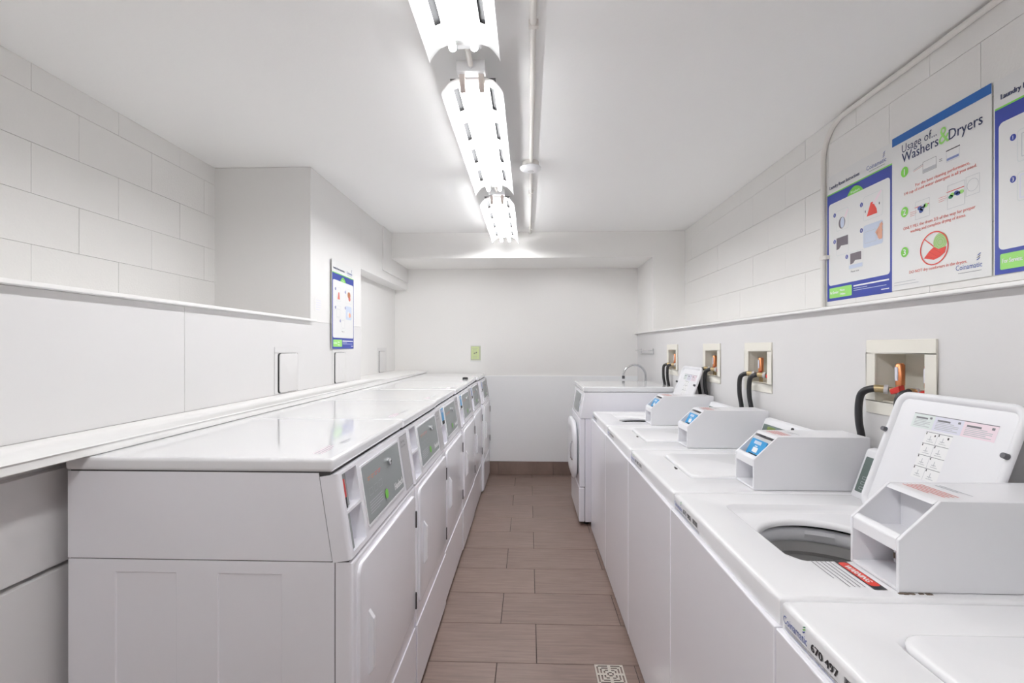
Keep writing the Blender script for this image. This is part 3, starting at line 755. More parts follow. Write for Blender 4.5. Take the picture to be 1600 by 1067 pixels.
def reader(t, cb, u0):
    """card reader sunk behind the sloped opening of a coin box"""
    O = (WX+0.33, 0, 0); X = lambda u: WX+u; y0, y1, z0 = 0.028, 0.172, WZ+0.001
    B = Vector((X(u0+0.026), y1-0.008, z0+0.090)); V = Vector((0.46, 0, 0.89)).normalized(); N = Vector((-V.z, 0, V.x))
    F = frame(B, (0, -1, 0), V, N)
    q = MB(); q.loft([[F(a, b_, dd) for a, b_ in ((0.0, 0.0), (0.128, 0.0), (0.128, 0.086), (0.0, 0.086))] for dd in (-0.012, 0.0)], 'label'); r = build('card_reader', q, cb, org=O, bevel=0.0015)
    q = MB(); q.loft([[F(a, b_, dd) for a, b_ in rr(0.010, 0.116, 0.014, 0.074, 0.005, 3)] for dd in (-0.002, 0.004)], 'blue')
    prr(q, F, 0.045, 0.080, 0.026, 0.044, 0.003, 'white', 0.0045); prect(q, F, 0.035, 0.085, 0.056, 0.068, 'picblue', 0.0045); prect(q, F, 0.052, 0.070, 0.047, 0.050, 'white', 0.0045); prect(q, F, 0.030, 0.100, 0.016, 0.020, 'dark', 0.0045)
    build('reader_face', q, r, org=O, weld=False)
wproto = make_washer()
washers = [wproto]+[copy_tree(wproto) for _ in range(4)]
WLAB = ['white top-loading washer numbered 670 497, its lid shut, cut by the bottom picture edge',
        'white top-loading washer with its lid up and an empty hollow coin box',
        'white top-loading washer with its lid shut, just beyond the washer with an empty coin box',
        'white top-loading washer with its lid shut, next to the distant washer with a raised lid',
        'small distant white top-loading washer with its lid up, before the front-loading machine']
WNUM = ['670 497', '671 982', '671 985', '671 987', '671 989']
for i in range(5):
    t = washers[i]
    t.location = (WX+0.33, 0.264+WP*i, 0); t['label'] = WLAB[i]; t['group'] = 'top-loading washers'
    lid_parts(t, i in (1, 4))
    washer_label(t, WNUM[i], 0.680)
    if i >= 2:
        cbx = coin_box(t, 0.279, 0.390); reader(t, cbx, 0.279)
    else:
        cbx = coin_box(t, 0.246, 0.421); O = (WX+0.33, 0, 0)
        F = frame((WX+0.246+0.020, 0.164, WZ+0.0892), (0, -1, 0), (1, 0, 0), (0, 0, 1))
        q = MB(); ppoly(q, F, [(0.012, 0.004), (0.116, 0.004), (0.116, 0.052), (0.092, 0.058)], 'ink', 0.0006)
        for k in range(3): ppoly(q, F, [(0.040+0.022*k, 0.010), (0.048+0.022*k, 0.010), (0.066+0.022*k, 0.028), (0.058+0.022*k, 0.028)], 'white', 0.0012)
        build('arrow_sticker', q, cbx, org=O, weld=False)
        q = MB(); q.tube([(WX+0.3515, 0.069, WZ+0.145), (WX+0.3475, 0.069, WZ+0.145)], 0.012, 'seam', 18); q.tube([(WX+0.3475, 0.067, WZ+0.144), (WX+0.344, 0.067, WZ+0.144)], 0.007, 'brass', 14); q.box(WX+0.348, WX+0.3515, 0.0665, 0.0705, WZ+0.155, WZ+0.174, 'seam'); build('lock_hole', q, cbx, org=O)
    if i == 1:
        # warning label on the deck, grime under the coin box
        F = frame((WX+0.150, 0.170, WZ), (0, -1, 0), (1, 0, 0), (0, 0, 1))
        q = MB(); prect(q, F, -0.005, 0.130, 0.058, 0.084, 'inkdark', 0.0010); prr(q, F, 0.008, 0.117, 0.060, 0.082, 0.008, 'signred', 0.0014); ptext(q, F, 'WARNING', 0.0625, 0.064, 0.018, 'white', 0.0018, width=0.075, align='c', bold=0.0007)
        plines(q, F, -0.002, 0.120, 0.046, 5, 0.010, 'ink', 0.0018)
        build('warning_label', q, t, org=(WX+0.33, 0, 0), weld=False)
        q = MB(); rnd = random.Random(5)
        for k in range(11):
            x = WX+0.247+rnd.uniform(0, 0.09)*rnd.random(); s = rnd.uniform(0.0012, 0.0032)
            q.box(x-s*1.6, x+s*1.6, 0.0235+rnd.uniform(-0.001, 0.001), 0.0285, WZ-0.0005, WZ+s*0.45, 'sludge')
        g = build('grime', q, t, org=(WX+0.33, 0, 0))

# ------------------------------------------------------------------ front-loading machine beyond the washers
FLX, FLY = 0.402, 3.814
O = (FLX+0.36, FLY+0.343, 0)
t = thing('front_loader', 'tall white front-loading machine with a bulging door, between the washers and the tap', 'washer', O)
q = MB(); q.box(FLX+0.045, FLX+0.735, FLY, FLY+0.684, 0.03, 0.845, 'enamel'); build('lower_case', q, t, org=O, bevel=0.003)
q = MB(); q.box(FLX, FLX+0.044, FLY, FLY+0.684, 0.305, 0.845, 'enamel'); build('front_panel', q, t, org=O, bevel=0.008, seg=3)
q = MB(); q.box(FLX-0.004, FLX+0.042, FLY, FLY+0.684, 0.03, 0.300, 'enamel'); build('kick_panel', q, t, org=O, bevel=0.008, seg=3)
q = MB(); q.prism([(FLX+0.002, 0.849), (FLX+0.038, 1.055), (FLX+0.735, 1.055), (FLX+0.735, 0.849)], FLY, FLY+0.684, 'enamel'); cs = build('console', q, t, org=O, bevel=0.008, seg=3, pick=lambda e, o3: all(v.co.x+o3.x < FLX+0.05 for v in e.verts))
q = MB(); q.box(FLX+0.028, FLX+0.74, FLY-0.002, FLY+0.686, 1.058, 1.10, 'enamel_top'); build('top_panel', q, t, org=O, bevel=0.010, seg=4)
V = Vector((0.036, 0, 0.206)).normalized(); N = Vector((-V.z, 0, V.x)); F = frame((FLX+0.002, FLY+0.66, 0.849), (0, -1, 0), V, N)
q = MB(); q.loft([[F(a, b_, d) for a, b_ in rr(0.12, 0.5, 0.03, 0.18, 0.008, 3)] for d in (-0.001, 0.003)], 'grey'); dp = build('display_panel', q, cs, org=O)
q = MB(); p = F(0.56, 0.12, 0); q.tube([p, p+N*0.014], 0.012, 'chrome', 14); build('lock', q, cs, org=O)
# door: a deep rounded frame with a dark side gap
ysq = lambda ins, x, r: [(x, a, b_) for a, b_ in rr(FLY+0.06+ins, FLY+0.63-ins, 0.33+ins, 0.80-ins, r, 8)]
q = MB(); q.loft([ysq(0.02, FLX, 0.16), ysq(0.02, FLX-0.012, 0.16)], 'grey', True, True); gd = build('door_gasket', q, t, org=O)
q = MB(); q.loft([ysq(0.004, FLX-0.012, 0.15), ysq(0.0, FLX-0.016, 0.15), ysq(0.0, FLX-0.032, 0.15), ysq(0.008, FLX-0.042, 0.145), ysq(0.07, FLX-0.048, 0.10), ysq(0.09, FLX-0.040, 0.09)], 'plastic'); dr = build('door', q, t, org=O, angle=60)
q = MB(); q.tube([(FLX-0.046, FLY+0.10, 0.50), (FLX-0.058, FLY+0.10, 0.52), (FLX-0.062, FLY+0.10, 0.57), (FLX-0.058, FLY+0.10, 0.63), (FLX-0.046, FLY+0.10, 0.65)], 0.007, 'chrome', 10); build('handle', q, dr, org=O, angle=60)
for u in (0.06, 0.66):
    for y in (0.06, 0.62):
        q = MB(); q.lathe([(0, 0), (0.02, 0), (0.02, 0.01), (0.008, 0.012), (0.008, 0.034), (0, 0.034)], (FLX+u, FLY+y, 0), 'dark', 12); build('foot', q, t, org=O)

# ------------------------------------------------------------------ laundry tub with gooseneck tap behind it
O = (0.90, 4.86, 0)
t = thing('laundry_sink', 'white laundry tub in the far corner behind the front-loading machine', 'sink', O)
rc = lambda ins, z, r: [(a, b_, z) for a, b_ in rr(0.66+ins, 1.185-ins, 4.54+ins, 5.18-ins, r, 5)]
q = MB(); q.loft([rc(0.06, 0.58, 0.05), rc(0.02, 0.86, 0.05), rc(0.0, 0.87, 0.05), rc(0.0, 0.90, 0.05), rc(0.03, 0.90, 0.05), rc(0.045, 0.87, 0.05), rc(0.075, 0.62, 0.05)], 'plastic'); build('basin', q, t, org=O, angle=50)
for x in (0.76, 1.09):
    for y in (4.64, 5.08):
        q = MB(); q.tube([(x, y, 0), (x, y, 0.60)], 0.018, 'plastic', 10); build('leg', q, t, org=O)
O = (1.135, 4.70, 0.90)
t = thing('tap', 'chrome gooseneck tap arching above the front-loading machine', 'tap', O)
px, py, r = 1.135, 4.70, 0.108
pth = [(px, py, 0.90), (px, py, 1.0), (px, py, 1.10), (px, py, 1.135)]
for k in range(1, 13):
    a = math.pi*k/12*0.97; pth.append((px-r+r*math.cos(a), py, 1.135+r*math.sin(a)))
pth.append((pth[-1][0]+0.001, py, pth[-1][2]-0.015))
q = MB(); q.tube(pth, 0.0115, 'chrome', 14); build('spout', q, t, org=O, angle=60)
e = Vector(pth[-1]); q = MB(); q.tube([e+Vector((0, 0, 0.006)), e-Vector((0, 0, 0.022))], 0.0135, 'bumper', 14); build('aerator', q, t, org=O)
q = MB(); q.tube([(px, py, 0.90), (px, py, 0.94)], 0.022, 'chrome', 16); q.tube([(px-0.01, py+0.02, 0.93), (px-0.03, py+0.09, 0.96)], 0.006, 'chrome', 8); build('handle', q, t, org=O)

# towel rail on the right wall above the tap
t = thing('towel_rail', 'thin metal towel rail on the wall above the tap', 'rail', (XR, 5.1, 1.36))
O = (XR, 5.1, 1.36)
for y in (4.66, 5.16):
    q = MB(); q.box(XR-0.006, XR, y-0.012, y+0.012, 1.345, 1.40, 'chrome'); q.box(XR-0.05, XR-0.004, y-0.004, y+0.004, 1.375, 1.385, 'chrome'); build('bracket', q, t, org=O)
q = MB(); q.tube([(XR-0.046, 4.62, 1.38), (XR-0.046, 5.24, 1.38)], 0.004, 'chrome', 8); build('rod', q, t, org=O)
q = MB(); q.tube([(XR-0.012, 4.68, 1.348), (XR-0.012, 5.15, 1.348)], 0.003, 'chrome', 8); build('lower_rod', q, t, org=O)

# ------------------------------------------------------------------ washer valve boxes and hoses
def spline(pts, n=8):
    out = []; P = [Vector(p) for p in pts]; P = [P[0]*2-P[1]]+P+[P[-1]*2-P[-2]]
    for i in range(1, len(P)-2):
        for k in range(n):
            t = k/n
            out.append(0.5*((2*P[i])+(P[i+1]-P[i-1])*t+(2*P[i-1]-5*P[i]+4*P[i+1]-P[i+2])*t*t+(3*P[i]-P[i-1]-3*P[i+1]+P[i+2])*t**3))
    out.append(P[-2]); return out
HL = ['cream valve box behind the raised lid of the large open washer, red lever inside',
      'cream valve box with two black hoses in full view, above the coin boxes',
      'cream valve box just above the small raised washer lid',
      'smallest cream valve box on the wall, close to the tap']
HH = [('black hose curling out of the valve box behind the large raised lid', 'black hose mostly hidden by the large raised washer lid'),
      ('black hose bulging out furthest from the fully visible valve box', 'black hose under the copper pipe of the fully visible valve box'),
      ('black hose farther from the viewer, behind the small raised washer lid', 'black hose curving out beside the edge of the small raised washer lid'),
      ('thin black hose of the smallest valve box, on the tap side', 'thin black hose of the smallest valve box, on the washer side')]
for i, yc in enumerate(hose_y):
    O = (XR, yc, 1.30)
    t = thing('valve_box', HL[i], 'valve box', O, 'washer valve boxes')
    us = [-0.146, -OW+0.004, OW-0.004, 0.146]
    q = MB(); 
    # flange ring
    for a0, a1, z0, z1 in ((-0.146, 0.146, OH1-0.004, 1.436), (-0.146, 0.146, 1.183, OH0+0.004), (-0.146, -OW+0.004, OH0+0.004, OH1-0.004), (OW-0.004, 0.146, OH0+0.004, OH1-0.004)):
        q.box(XR-0.007, XR+0.001, yc+a0, yc+a1, z0, z1, 'cream')
    build('flange', q, t, org=O, bevel=0.0015, seg=1)
    q = MB()
    q.box(XR+0.02, XR+0.098, yc-0.05, yc+0.103, OH0+0.001, OH0+0.006, 'cream'); q.box(XR+0.085, XR+0.098, yc-0.06, yc-0.056, OH0, OH1, 'cream'); q.box(XR+0.07, XR+0.098, yc-0.104, yc-0.056, OH0, OH0+0.10, 'cream')
    build('liner', q, t, org=O)
    for k, dy in enumerate((0.045, -0.072)):
        y = yc+dy; vx = XR+0.035
        q = MB(); q.tube([(vx, y, OH0+0.004), (vx, y, 1.262)], 0.010, 'brass', 12); q.tube([(vx, y, 1.262), (vx, y, 1.285)], 0.0125, 'brass', 6); q.tube([(vx, y, 1.268), (vx-0.02, y+0.02, 1.268)], 0.009, 'brass', 10)
        vv = build('valve', q, t, org=O, angle=40)
        q = MB(); q.tube([(vx, y, 1.285), (vx, y, 1.352), (vx, y, 1.358)], [0.013, 0.013, 0.008], 'copper', 14, True); q.box(vx-0.0136, vx-0.010, y-0.006, y+0.006, 1.30, 1.345, 'lilac'); build('copper_chamber', q, vv, org=O, angle=50)
        q = MB(); q.loft([[(vx-0.006, y-0.032, 1.264), (vx-0.006, y+0.012, 1.254), (vx-0.006, y+0.018, 1.276), (vx-0.006, y-0.024, 1.288)], [(vx-0.030, y-0.038, 1.264), (vx-0.030, y+0.002, 1.254), (vx-0.030, y+0.008, 1.270), (vx-0.030, y-0.032, 1.284)]], 'red'); build('lever', q, vv, org=O, bevel=0.002)
        # hose
        lt = 0.3 if (i == 0 and k == 1) else 1.0
        pts = spline([(vx-0.022, y+0.022, 1.268), (XR-0.015, y+0.048*lt, 1.270), (XR-0.038, y+0.072*lt, 1.255), (XR-0.040, y+0.088*lt, 1.215), (XR-0.036, y+0.094*lt, 1.15), (XR-0.026, y+0.093*lt, 1.08), (XR-0.024, y+0.092*lt, 0.95), (XR-0.024, y+0.092*lt, 0.70)], 6)
        h = thing('supply_hose', HH[i][k], 'hose', (vx, y, 1.268), 'washer supply hoses')
        OO = (vx, y, 1.268)
        q = MB(); q.tube(pts[5:], 0.0118, 'rubber', 14); build('rubber_tube', q, h, org=OO, angle=60)
        q = MB(); q.tube(pts[1:7], 0.0128, 'brass', 14); d_ = (pts[1]-pts[0]).normalized(); q.tube([pts[0], pts[0]+d_*0.012], 0.0155, 'label', 12); build('ferrule', q, h, org=OO, angle=40)

# ------------------------------------------------------------------ access panels on the left wall
def access(x, y0, y1, z0, z1, label, frame_w):
    yc = (y0+y1)/2; O = (x, yc, z0)
    t = thing('access_panel', label, 'access panel', O, 'wall access panels')
    q = MB()
    f = frame_w
    for a0, a1, b0, b1 in ((y0-f, y1+f, z1, z1+0.033), (y0-f, y0, z0, z1), (y1, y1+f, z0, z1)):
        q.box(x, x+0.0028, a0, a1, b0, b1, 'panelw')
    build('surround', q, t, org=O, bevel=0.001, seg=1)
    q = MB(); q.loft([[(x+d, a, b_) for a, b_ in rr(y0+0.002, y1-0.002, z0, z1-0.001, 0.02, 4)] for d in (0.0003, 0.0008)], 'dark'); build('opening', q, t, org=O)  # flat dark sheet on the solid wall paints the shade of a recess
    q = MB(); lp = lambda ins, d: [(x+d, a, b_) for a, b_ in rr(y0+0.018+ins, y1-0.002-ins, z0+0.002+ins, z1-0.003-ins, 0.018, 4)]
    q.loft([lp(0, 0.0009), lp(0, 0.005), lp(0.0015, 0.0062)], 'panelw'); build('cover', q, t, org=O, angle=50)
access(XL, 2.553, 2.778, 1.160, 1.380, 'largest access panel above the dryers, dark gap down one side', 0.03)
access(XL, 3.308, 3.518, 1.158, 1.376, 'access panel right below the wall poster over the dryers', 0.03)
access(XLN, 4.75, 4.98, 1.158, 1.375, 'smallest access panel, in the niche beyond the dryers poster', 0.03)

# ------------------------------------------------------------------ posters
def instruction_poster(name, label, O, R, N, variant):
    Wd, Hh = 0.437, 0.622
    U = Vector((0, 0, 1)); O = Vector(O); R = Vector(R).normalized(); N = Vector(N)
    F0 = frame(O, R, U, N)
    t = thing(name, label, 'poster', tuple(O+R*Wd/2), 'laundry posters'); org = O+R*Wd/2
    q = MB(); q.loft([[F0(a, b_, d) for a, b_ in ((0, 0), (Wd, 0), (Wd, Hh), (0, Hh))] for d in (-0.001, 0.001)], 'paper'); build('sheet', q, t, org=org)
    F = lambda s, tt, d=0.0: F0(s, tt, d+0.001)
    q = MB(); prect(q, F, 0.004, Wd-0.002, 0.0, 0.528, 'royal', 0.0004); prect(q, F, 0.004, Wd-0.002, 0.528, 0.534, 'green', 0.0004); build('blue_border', q, t, org=org, weld=False)
    q = MB(); prr(q, F, 0.017, Wd-0.012, 0.077, 0.482, 0.016, 'paper', 0.0008); build('white_field', q, t, org=org, weld=False)
    q = MB()
    pts = [(0.155+0.11*k/12, 0.482+0.034*math.sin(math.pi*k/12)**0.8) for k in range(13)]; ppoly(q, F, pts, 'green', 0.001); build('green_header', q, t, org=org, weld=False); q = MB()
    prr(q, F, 0.022, 0.188, 0.014, 0.064, 0.005, 'lime', 0.001); build('green_tab', q, t, org=org, weld=False)
    q = MB()
    ptext(q, F, 'Laundry Room Instructions', 0.024, 0.556, 0.024, 'navy', 0.0008, width=0.215, bold=0.0008)
    ptext(q, F, 'Coinamatic', 0.285, 0.556, 0.028, 'inkblue', 0.0008, width=0.118); swoosh(q, F, 0.380, 0.578, 0.014, 'inkblue', 'ink', 'inkblue'); plines(q, F, 0.30, 0.395, 0.546, 1, 0.01, 'ink', 0.0018, 1)
    ptext(q, F, 'Washers' if variant != 2 else 'Dryers', 0.21, 0.487, 0.017, 'white', 0.0014, align='c')
    ptext(q, F, 'For Service:', 0.030, 0.034, 0.020, 'white', 0.0016, width=0.062, bold=0.0006); ptext(q, F, 'Phone', 0.105, 0.042, 0.014, 'white', 0.0016, bold=0.0006); ptext(q, F, 'Online', 0.105, 0.024, 0.014, 'white', 0.0016, bold=0.0006)
    prect(q, F, 0.20, 0.42, 0.052, 0.0585, 'white', 0.0012); prect(q, F, 0.20, 0.29, 0.042, 0.0445, 'picblue', 0.0012); prect(q, F, 0.20, 0.405, 0.033, 0.0355, 'picblue', 0.0012); prect(q, F, 0.375, 0.42, 0.016, 0.020, 'white', 0.0012)
    ptext(q, F, 'Please note', 0.21, 0.120, 0.012, 'inkdark', 0.0014, align='c')
    plines(q, F, 0.035, 0.415, 0.106, 2, 0.010, 'ink', 0.0024, 0.9); plines(q, F, 0.035, 0.32, 0.088, 1, 0.010, 'ink', 0.0024, 1)
    split_build('lettering', q, [F(0.12, 0.565), F(0.345, 0.57), F(0.21, 0.492), F(0.10, 0.04), F(0.32, 0.04), F(0.21, 0.105)], t, org)
    q = MB()
    cells = [(0.075, 0.335, 0.165, 0.435), (0.265, 0.335, 0.385, 0.445), (0.075, 0.215, 0.165, 0.305), (0.265, 0.215, 0.385, 0.315), (0.165, 0.115+0.02, 0.265, 0.215)]
    for k, (s0, t0, s1, t1) in enumerate(cells):
        prr(q, F, s0, s1, t0, t1, 0.010, 'picpale' if k != 3 else 'picblue', 0.0010)
        prr(q, F, s0+0.003, s1-0.003, t0+0.003, t1-0.003, 0.008, 'paper' if k != 3 else 'picblue', 0.0012)
        pell(q, F, s0-0.012, t1-0.016 if k != 1 else t1-0.03, 0.0095, 0.0105, 'royal', 0.0012); ptext(q, F, str(k+1), s0-0.012, (t1-0.016 if k != 1 else t1-0.03)-0.006, 0.017, 'white', 0.0017, align='c')
        plines(q, F, s0+0.012, s1-0.012, t0-0.011, 2 if k in (1, 3) else 1, 0.007, 'inkpale', 0.002, 0.8)
    if variant == 1:
        pell(q, F, 0.118, 0.370, 0.024, 0.028, 'picgrey', 0.0015); pell(q, F, 0.122, 0.370, 0.015, 0.026, 'picblue', 0.0018)
        ppoly(q, F, [(0.135, 0.392), (0.16, 0.428), (0.165, 0.418), (0.145, 0.388)], 'pink', 0.0019)
        ppoly(q, F, [(0.288, 0.352), (0.352, 0.352), (0.348, 0.372), (0.325, 0.408), (0.312, 0.408)], 'signred', 0.0016); ppoly(q, F, [(0.322, 0.400), (0.372, 0.446), (0.38, 0.438), (0.335, 0.395)], 'pink', 0.0017)
        prect(q, F, 0.276, 0.281, 0.372, 0.382, 'inkdark', 0.0016); prect(q, F, 0.362, 0.367, 0.385, 0.395, 'inkdark', 0.0016)
        for s0, t0, s1, t1, m in ((0.078, 0.245, 0.162, 0.302, 'picgrey'), (0.178, 0.158, 0.252, 0.208, 'picgrey')):
            ppoly(q, F, [(s0, t0), (s0+0.02, t0+0.003), (s0+0.035, t0+0.016), (s1, t0+0.012), (s1, t1), (s0, t1)], m, 0.0016)
            plines(q, F, s0+0.006, s1-0.02, t1-0.015, 3, 0.012, 'ink', 0.004)
        prect(q, F, 0.17, 0.26, 0.138, 0.155, 'picblue', 0.0014)
        pbox(q, F, 0.275, 0.345, 0.235, 0.285, 'inkpale', 0.0015, 0.0016)
        for a, b_ in (((0.345, 0.265), (0.382, 0.300)), ((0.35, 0.258), (0.382, 0.275)), ((0.355, 0.248), (0.382, 0.250))): pline(q, F, a, b_, 0.014, 'skin', 0.0018)
        ppoly(q, F, [(0.362, 0.235), (0.382, 0.235), (0.382, 0.308), (0.366, 0.300)], 'skin', 0.0019)
    elif variant == 2:
        ppoly(q, F, [(0.10, 0.35), (0.145, 0.35), (0.135, 0.40), (0.115, 0.40)], 'inkred', 0.0016)
        pell(q, F, 0.33, 0.40, 0.032, 0.024, 'copper', 0.0016); pell(q, F, 0.34, 0.372, 0.022, 0.016, 'inkred', 0.0017)
        pell(q, F, 0.345, 0.250, 0.022, 0.018, 'skin', 0.0017); pell(q, F, 0.315, 0.255, 0.018, 0.022, 'paper', 0.0016)
        for s0, t0 in ((0.085, 0.225), (0.18, 0.15)): pbox(q, F, s0, s0+0.06, t0, t0+0.055, 'inkpale', 0.002, 0.0016)
    else:
        pbox(q, F, 0.09, 0.15, 0.35, 0.42, 'inkpale', 0.002, 0.0016); pring(q, F, 0.12, 0.38, 0.018, 0.021, 'inkpale', 0.0016); pbox(q, F, 0.085, 0.155, 0.225, 0.295, 'lilac', 0.005, 0.0016)
        pbox(q, F, 0.28, 0.36, 0.35, 0.42, 'inkpale', 0.002, 0.0016)
    split_build('step_picture', q, [F((c[0]+c[2])/2, (c[1]+c[3])/2) for c in cells], t, org=org)
    return t
XP = XRU-0.004
instruction_poster('instruction_poster', 'blue-bordered laundry instruction poster hanging right beside the vertical conduit', (XP, 2.477, 1.640), (0, -1, 0), (-1, 0, 0), 1)
instruction_poster('instruction_poster', 'blue-bordered instruction poster cut off by the edge of the picture', (XP-0.002, 1.605, 1.643), (0, -1, 0), (-1, 0, 0), 3)
instruction_poster('instruction_poster', 'small-looking blue-bordered poster above the row of dryers', (XL+0.014, 3.238, 1.402), (-0.010, 0.43, 0), (1, 0, 0), 2)

# usage poster
Wd, Hh = 0.426, 0.626
org = Vector((XP-0.003, 2.036-Wd/2, 1.643)); F0 = frame((XP-0.004, 2.036, 1.643), (0, -1, 0), (0, 0, 1), (-1, 0, 0))
t = thing('usage_poster', 'white poster with green numbered steps and a red prohibition sign', 'poster', tuple(org), 'laundry posters')
q = MB(); q.loft([[F0(a, b_, d) for a, b_ in ((0, 0), (Wd, 0), (Wd, Hh), (0, Hh))] for d in (-0.001, 0.001)], 'paper'); build('sheet', q, t, org=org)
F = lambda s, tt, d=0.0: F0(s, tt, d+0.001)
q = MB(); prect(q, F, 0, Wd, Hh-0.034, Hh, 'band', 0.0005); build('blue_band', q, t, org=org, weld=False)
q = MB()
ptext(q, F, 'Usage of...', 0.052, 0.548, 0.047, 'navy', 0.0007, width=0.165)
ptext(q, F, 'Washers', 0.052, 0.508, 0.054, 'navy', 0.0007, width=0.172, bold=0.0005); ptext(q, F, '&', 0.226, 0.506, 0.090, 'lime', 0.0009, width=0.044); ptext(q, F, 'Dryers', 0.268, 0.508, 0.054, 'navy', 0.0007, width=0.128, bold=0.0005)
build('title', q, t, org=org, weld=False)
q = MB()
for k, tt in enumerate((0.452, 0.292, 0.132)):
    pell(q, F, 0.066, tt+0.016, 0.0185, 0.0205, 'green', 0.0007, 24); ptext(q, F, str(k+1), 0.066, tt+0.004, 0.034, 'white', 0.0012, align='c', bold=0.0008)
split_build('step_number', q, [F(0.066, tt) for tt in (0.468, 0.308, 0.148)], t, org)
q = MB()
for s, tt, wd, st in ((0.235, 0.392, 0.23, 'For the best cleaning performance,'), (0.22, 0.374, 0.31, '1/4 cup of cold water detergent is all you need.'), (0.215, 0.236, 0.31, 'ONLY FILL the drum 2/3 of the way for proper'), (0.215, 0.218, 0.24, 'washing and complete drying of items.'), (0.215, 0.058, 0.25, 'DO NOT dry comforters in the dryers.')):
    ptext(q, F, st, s, tt, 0.0165, 'inkred', 0.0007, width=wd, align='c', bold=0.0003)
split_build('red_lettering', q, [F(0.22, 0.385), F(0.22, 0.23), F(0.22, 0.06)], t, org)
q = MB()
pbox(q, F, 0.155, 0.215, 0.430, 0.472, 'ink', 0.0012); ppoly(q, F, [(0.158, 0.432), (0.212, 0.432), (0.213, 0.444), (0.156, 0.444)], 'inkpale', 0.0008); pline(q, F, (0.11, 0.458), (0.156, 0.466), 0.0012, 'ink'); pline(q, F, (0.11, 0.452), (0.156, 0.460), 0.0012, 'inkred')
prect(q, F, 0.228, 0.240, 0.452, 0.454, 'inkdark'); prect(q, F, 0.228, 0.240, 0.446, 0.448, 'inkdark')
prect(q, F, 0.256, 0.312, 0.470, 0.474, 'inkdark'); pbox(q, F, 0.258, 0.310, 0.432, 0.470, 'inkpale'); prect(q, F, 0.260, 0.308, 0.434, 0.446, 'lilac', 0.0009); prect(q, F, 0.260, 0.308, 0.436, 0.444, 'blue2', 0.0011)
pbox(q, F, 0.120, 0.185, 0.262, 0.330, 'inkpale'); prect(q, F, 0.116, 0.182, 0.308, 0.3105, 'signred'); plines(q, F, 0.094, 0.125, 0.296, 3, 0.007, 'inkred', 0.0015)
for s, tt, m in ((0.140, 0.302, 'inkblue'), (0.152, 0.297, 'blue2'), (0.147, 0.290, 'inkblue'), (0.168, 0.305, 'lime'), (0.158, 0.306, 'picblue')): pell(q, F, s, tt, 0.010, 0.008, m, 0.0010, 10)
pbox(q, F, 0.262, 0.330, 0.262, 0.345, 'inkpale'); prect(q, F, 0.258, 0.328, 0.322, 0.3245, 'signred'); plines(q, F, 0.225, 0.258, 0.312, 3, 0.007, 'inkred', 0.0015)
for s, tt, m in ((0.282, 0.309, 'lime'), (0.276, 0.303, 'capgreen'), (0.298, 0.311, 'inkblue'), (0.305, 0.306, 'inkblue'), (0.318, 0.308, 'lime')): pell(q, F, s, tt, 0.010, 0.007, m, 0.0010, 10)
pbox(q, F, 0.335, 0.385, 0.285, 0.350, 'inkpale'); pring(q, F, 0.36, 0.318, 0.020, 0.0215, 'inkpale')
split_build('step_picture', q, [F(0.18, 0.455), F(0.285, 0.455), F(0.145, 0.30), F(0.305, 0.30)], t, org)
q = MB()
pring(q, F, 0.205, 0.135, 0.058, 0.0625, 'signred', 0.0014, 36)
# folded comforter
pell(q, F, 0.232, 0.155, 0.030, 0.032, 'sage', 0.0008)
for r in (0.010, 0.018, 0.025): pring(q, F, 0.232, 0.152, r, r+0.0016, 'green', 0.0010)
ppoly(q, F, [(0.160, 0.105), (0.185, 0.128), (0.205, 0.140), (0.225, 0.128), (0.258, 0.132), (0.252, 0.110), (0.230, 0.098), (0.205, 0.092)], 'signred', 0.0011)
for a, b_ in (((0.185, 0.125), (0.215, 0.105)), ((0.205, 0.133), (0.235, 0.112)), ((0.175, 0.110), (0.205, 0.098))): pline(q, F, a, b_, 0.0015, 'red', 0.0013)
pline(q, F, (0.205-0.042, 0.135+0.042), (0.205+0.0, 0.135+0.006), 0.0035, 'signred', 0.0015)
build('prohibition_sign', q, t, org=org, weld=False)
q = MB(); ptext(q, F, 'Coinamatic', 0.296, 0.036, 0.026, 'inkblue', 0.0007, width=0.098); swoosh(q, F, 0.372, 0.060, 0.014, 'inkblue', 'ink', 'inkblue'); plines(q, F, 0.305, 0.392, 0.024, 1, 0.01, 'ink', 0.0016, 1)
build('logo_lettering', q, t, org=org, weld=False); q = MB()
plines(q, F, 0.012, 0.120, 0.030, 1, 0.01, 'inkpale', 0.0025, 1); plines(q, F, 0.012, 0.135, 0.019, 1, 0.01, 'inkpale', 0.0025, 1)
build('small_print', q, t, org=org, weld=False)

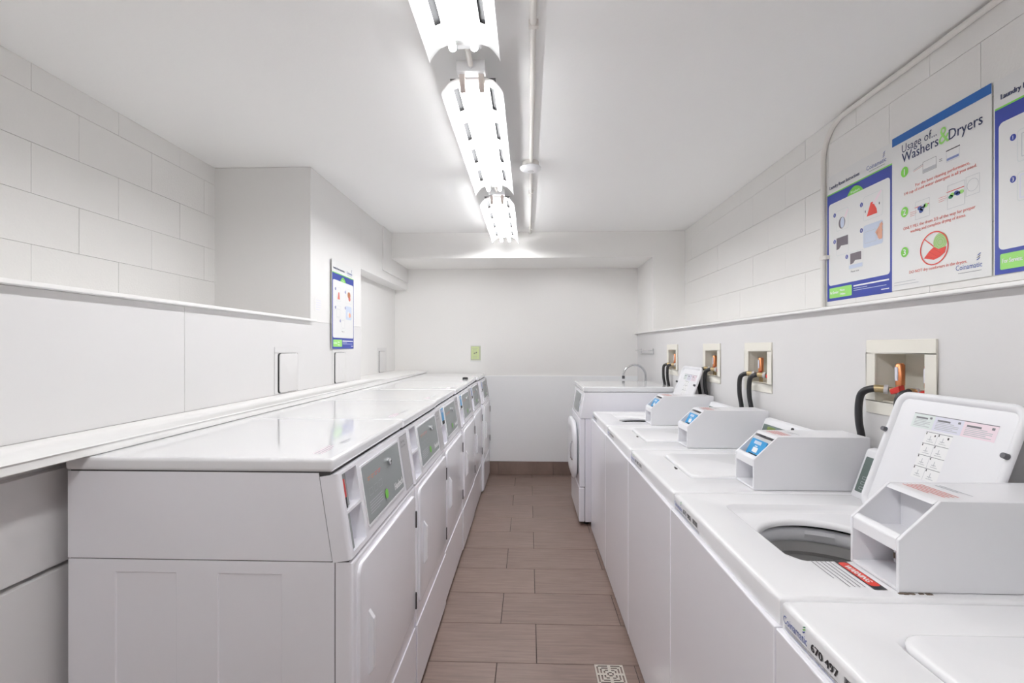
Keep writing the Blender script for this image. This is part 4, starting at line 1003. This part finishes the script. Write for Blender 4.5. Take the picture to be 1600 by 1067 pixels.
# small notices
F0 = frame((-0.648, YF-0.002, 1.262), (1, 0, 0), (0, 0, 1), (0, -1, 0))
t = thing('notice', 'small yellow-green notice taped to the far wall', 'notice', (-0.594, YF, 1.262)); org = (-0.594, YF, 1.262)
q = MB(); prect(q, F0, 0.0, 0.116, -0.012, 0.178, 'paper', 0.0); q.loft([[F0(a, b_, d) for a, b_ in ((0.0, -0.012), (0.116, -0.012), (0.116, 0.178), (0.0, 0.178))] for d in (-0.0015, -0.0005)], 'paper'); build('sheet', q, t, org=org, weld=False)
q = MB(); prect(q, F0, 0.003, 0.113, 0.006, 0.164, 'notice2', 0.0006); prect(q, F0, 0.010, 0.094, 0.020, 0.158, 'notice', 0.0010)
for k, (a, c) in enumerate(((0.015, 0.08), (0.025, 0.07), (0.02, 0.075))): prect(q, F0, a, c, 0.135-k*0.016, 0.141-k*0.016, 'notice2', 0.0014)
pell(q, F0, 0.045, 0.085, 0.012, 0.006, 'ink', 0.0014); pell(q, F0, 0.066, 0.092, 0.008, 0.008, 'ink', 0.0014)
for k in range(3): prect(q, F0, 0.025, 0.078, 0.062-k*0.016, 0.068-k*0.016, 'notice2', 0.0014)
build('printing', q, t, org=org, weld=False)
F0 = frame((XL+0.002, 3.008, 1.640), (0, 1, 0), (0, 0, 1), (1, 0, 0))
t = thing('paper_slip', 'tiny white paper slip beside the wall poster above the dryers', 'notice', (XL, 3.058, 1.64)); org = (XL, 3.058, 1.64)
q = MB(); q.loft([[F0(a, b_, d) for a, b_ in ((0, 0), (0.10, 0), (0.10, 0.09), (0, 0.09))] for d in (-0.0018, 0.0)], 'pierw'); build('sheet', q, t, org=org)
q = MB(); plines(q, F0, 0.012, 0.088, 0.072, 5, 0.015, 'lilac', 0.005); build('printing', q, t, org=org, weld=False)

# ------------------------------------------------------------------ floor drain
DX, DY, DS = 0.353, 2.082, 0.062
t = thing('floor_drain', 'square slotted metal drain grate in the floor tiles', 'drain', (DX, DY, 0))
slots = set()
n = 18; cs = [-DS+2*DS*k/n for k in range(n+1)]
def is_slot(i, j):
    x, y = (i-8.5), (j-8.5); r = max(abs(x), abs(y))
    # square rings of slots, broken on the axes and at the corners
    if r in (7.5, 5.5, 3.5, 1.5):
        if abs(x) == abs(y): return False
        m = min(abs(x), abs(y))
        return m > 0.6 or r == 1.5
    return False
q = MB(); q.grid_panel((DX, DY, 0.0022), (1, 0, 0), (0, 1, 0), (0, 0, 1), cs, cs, is_slot, 0.006, 0.005, 'drain', 'dark'); build('grate', q, t, org=(DX, DY, 0))
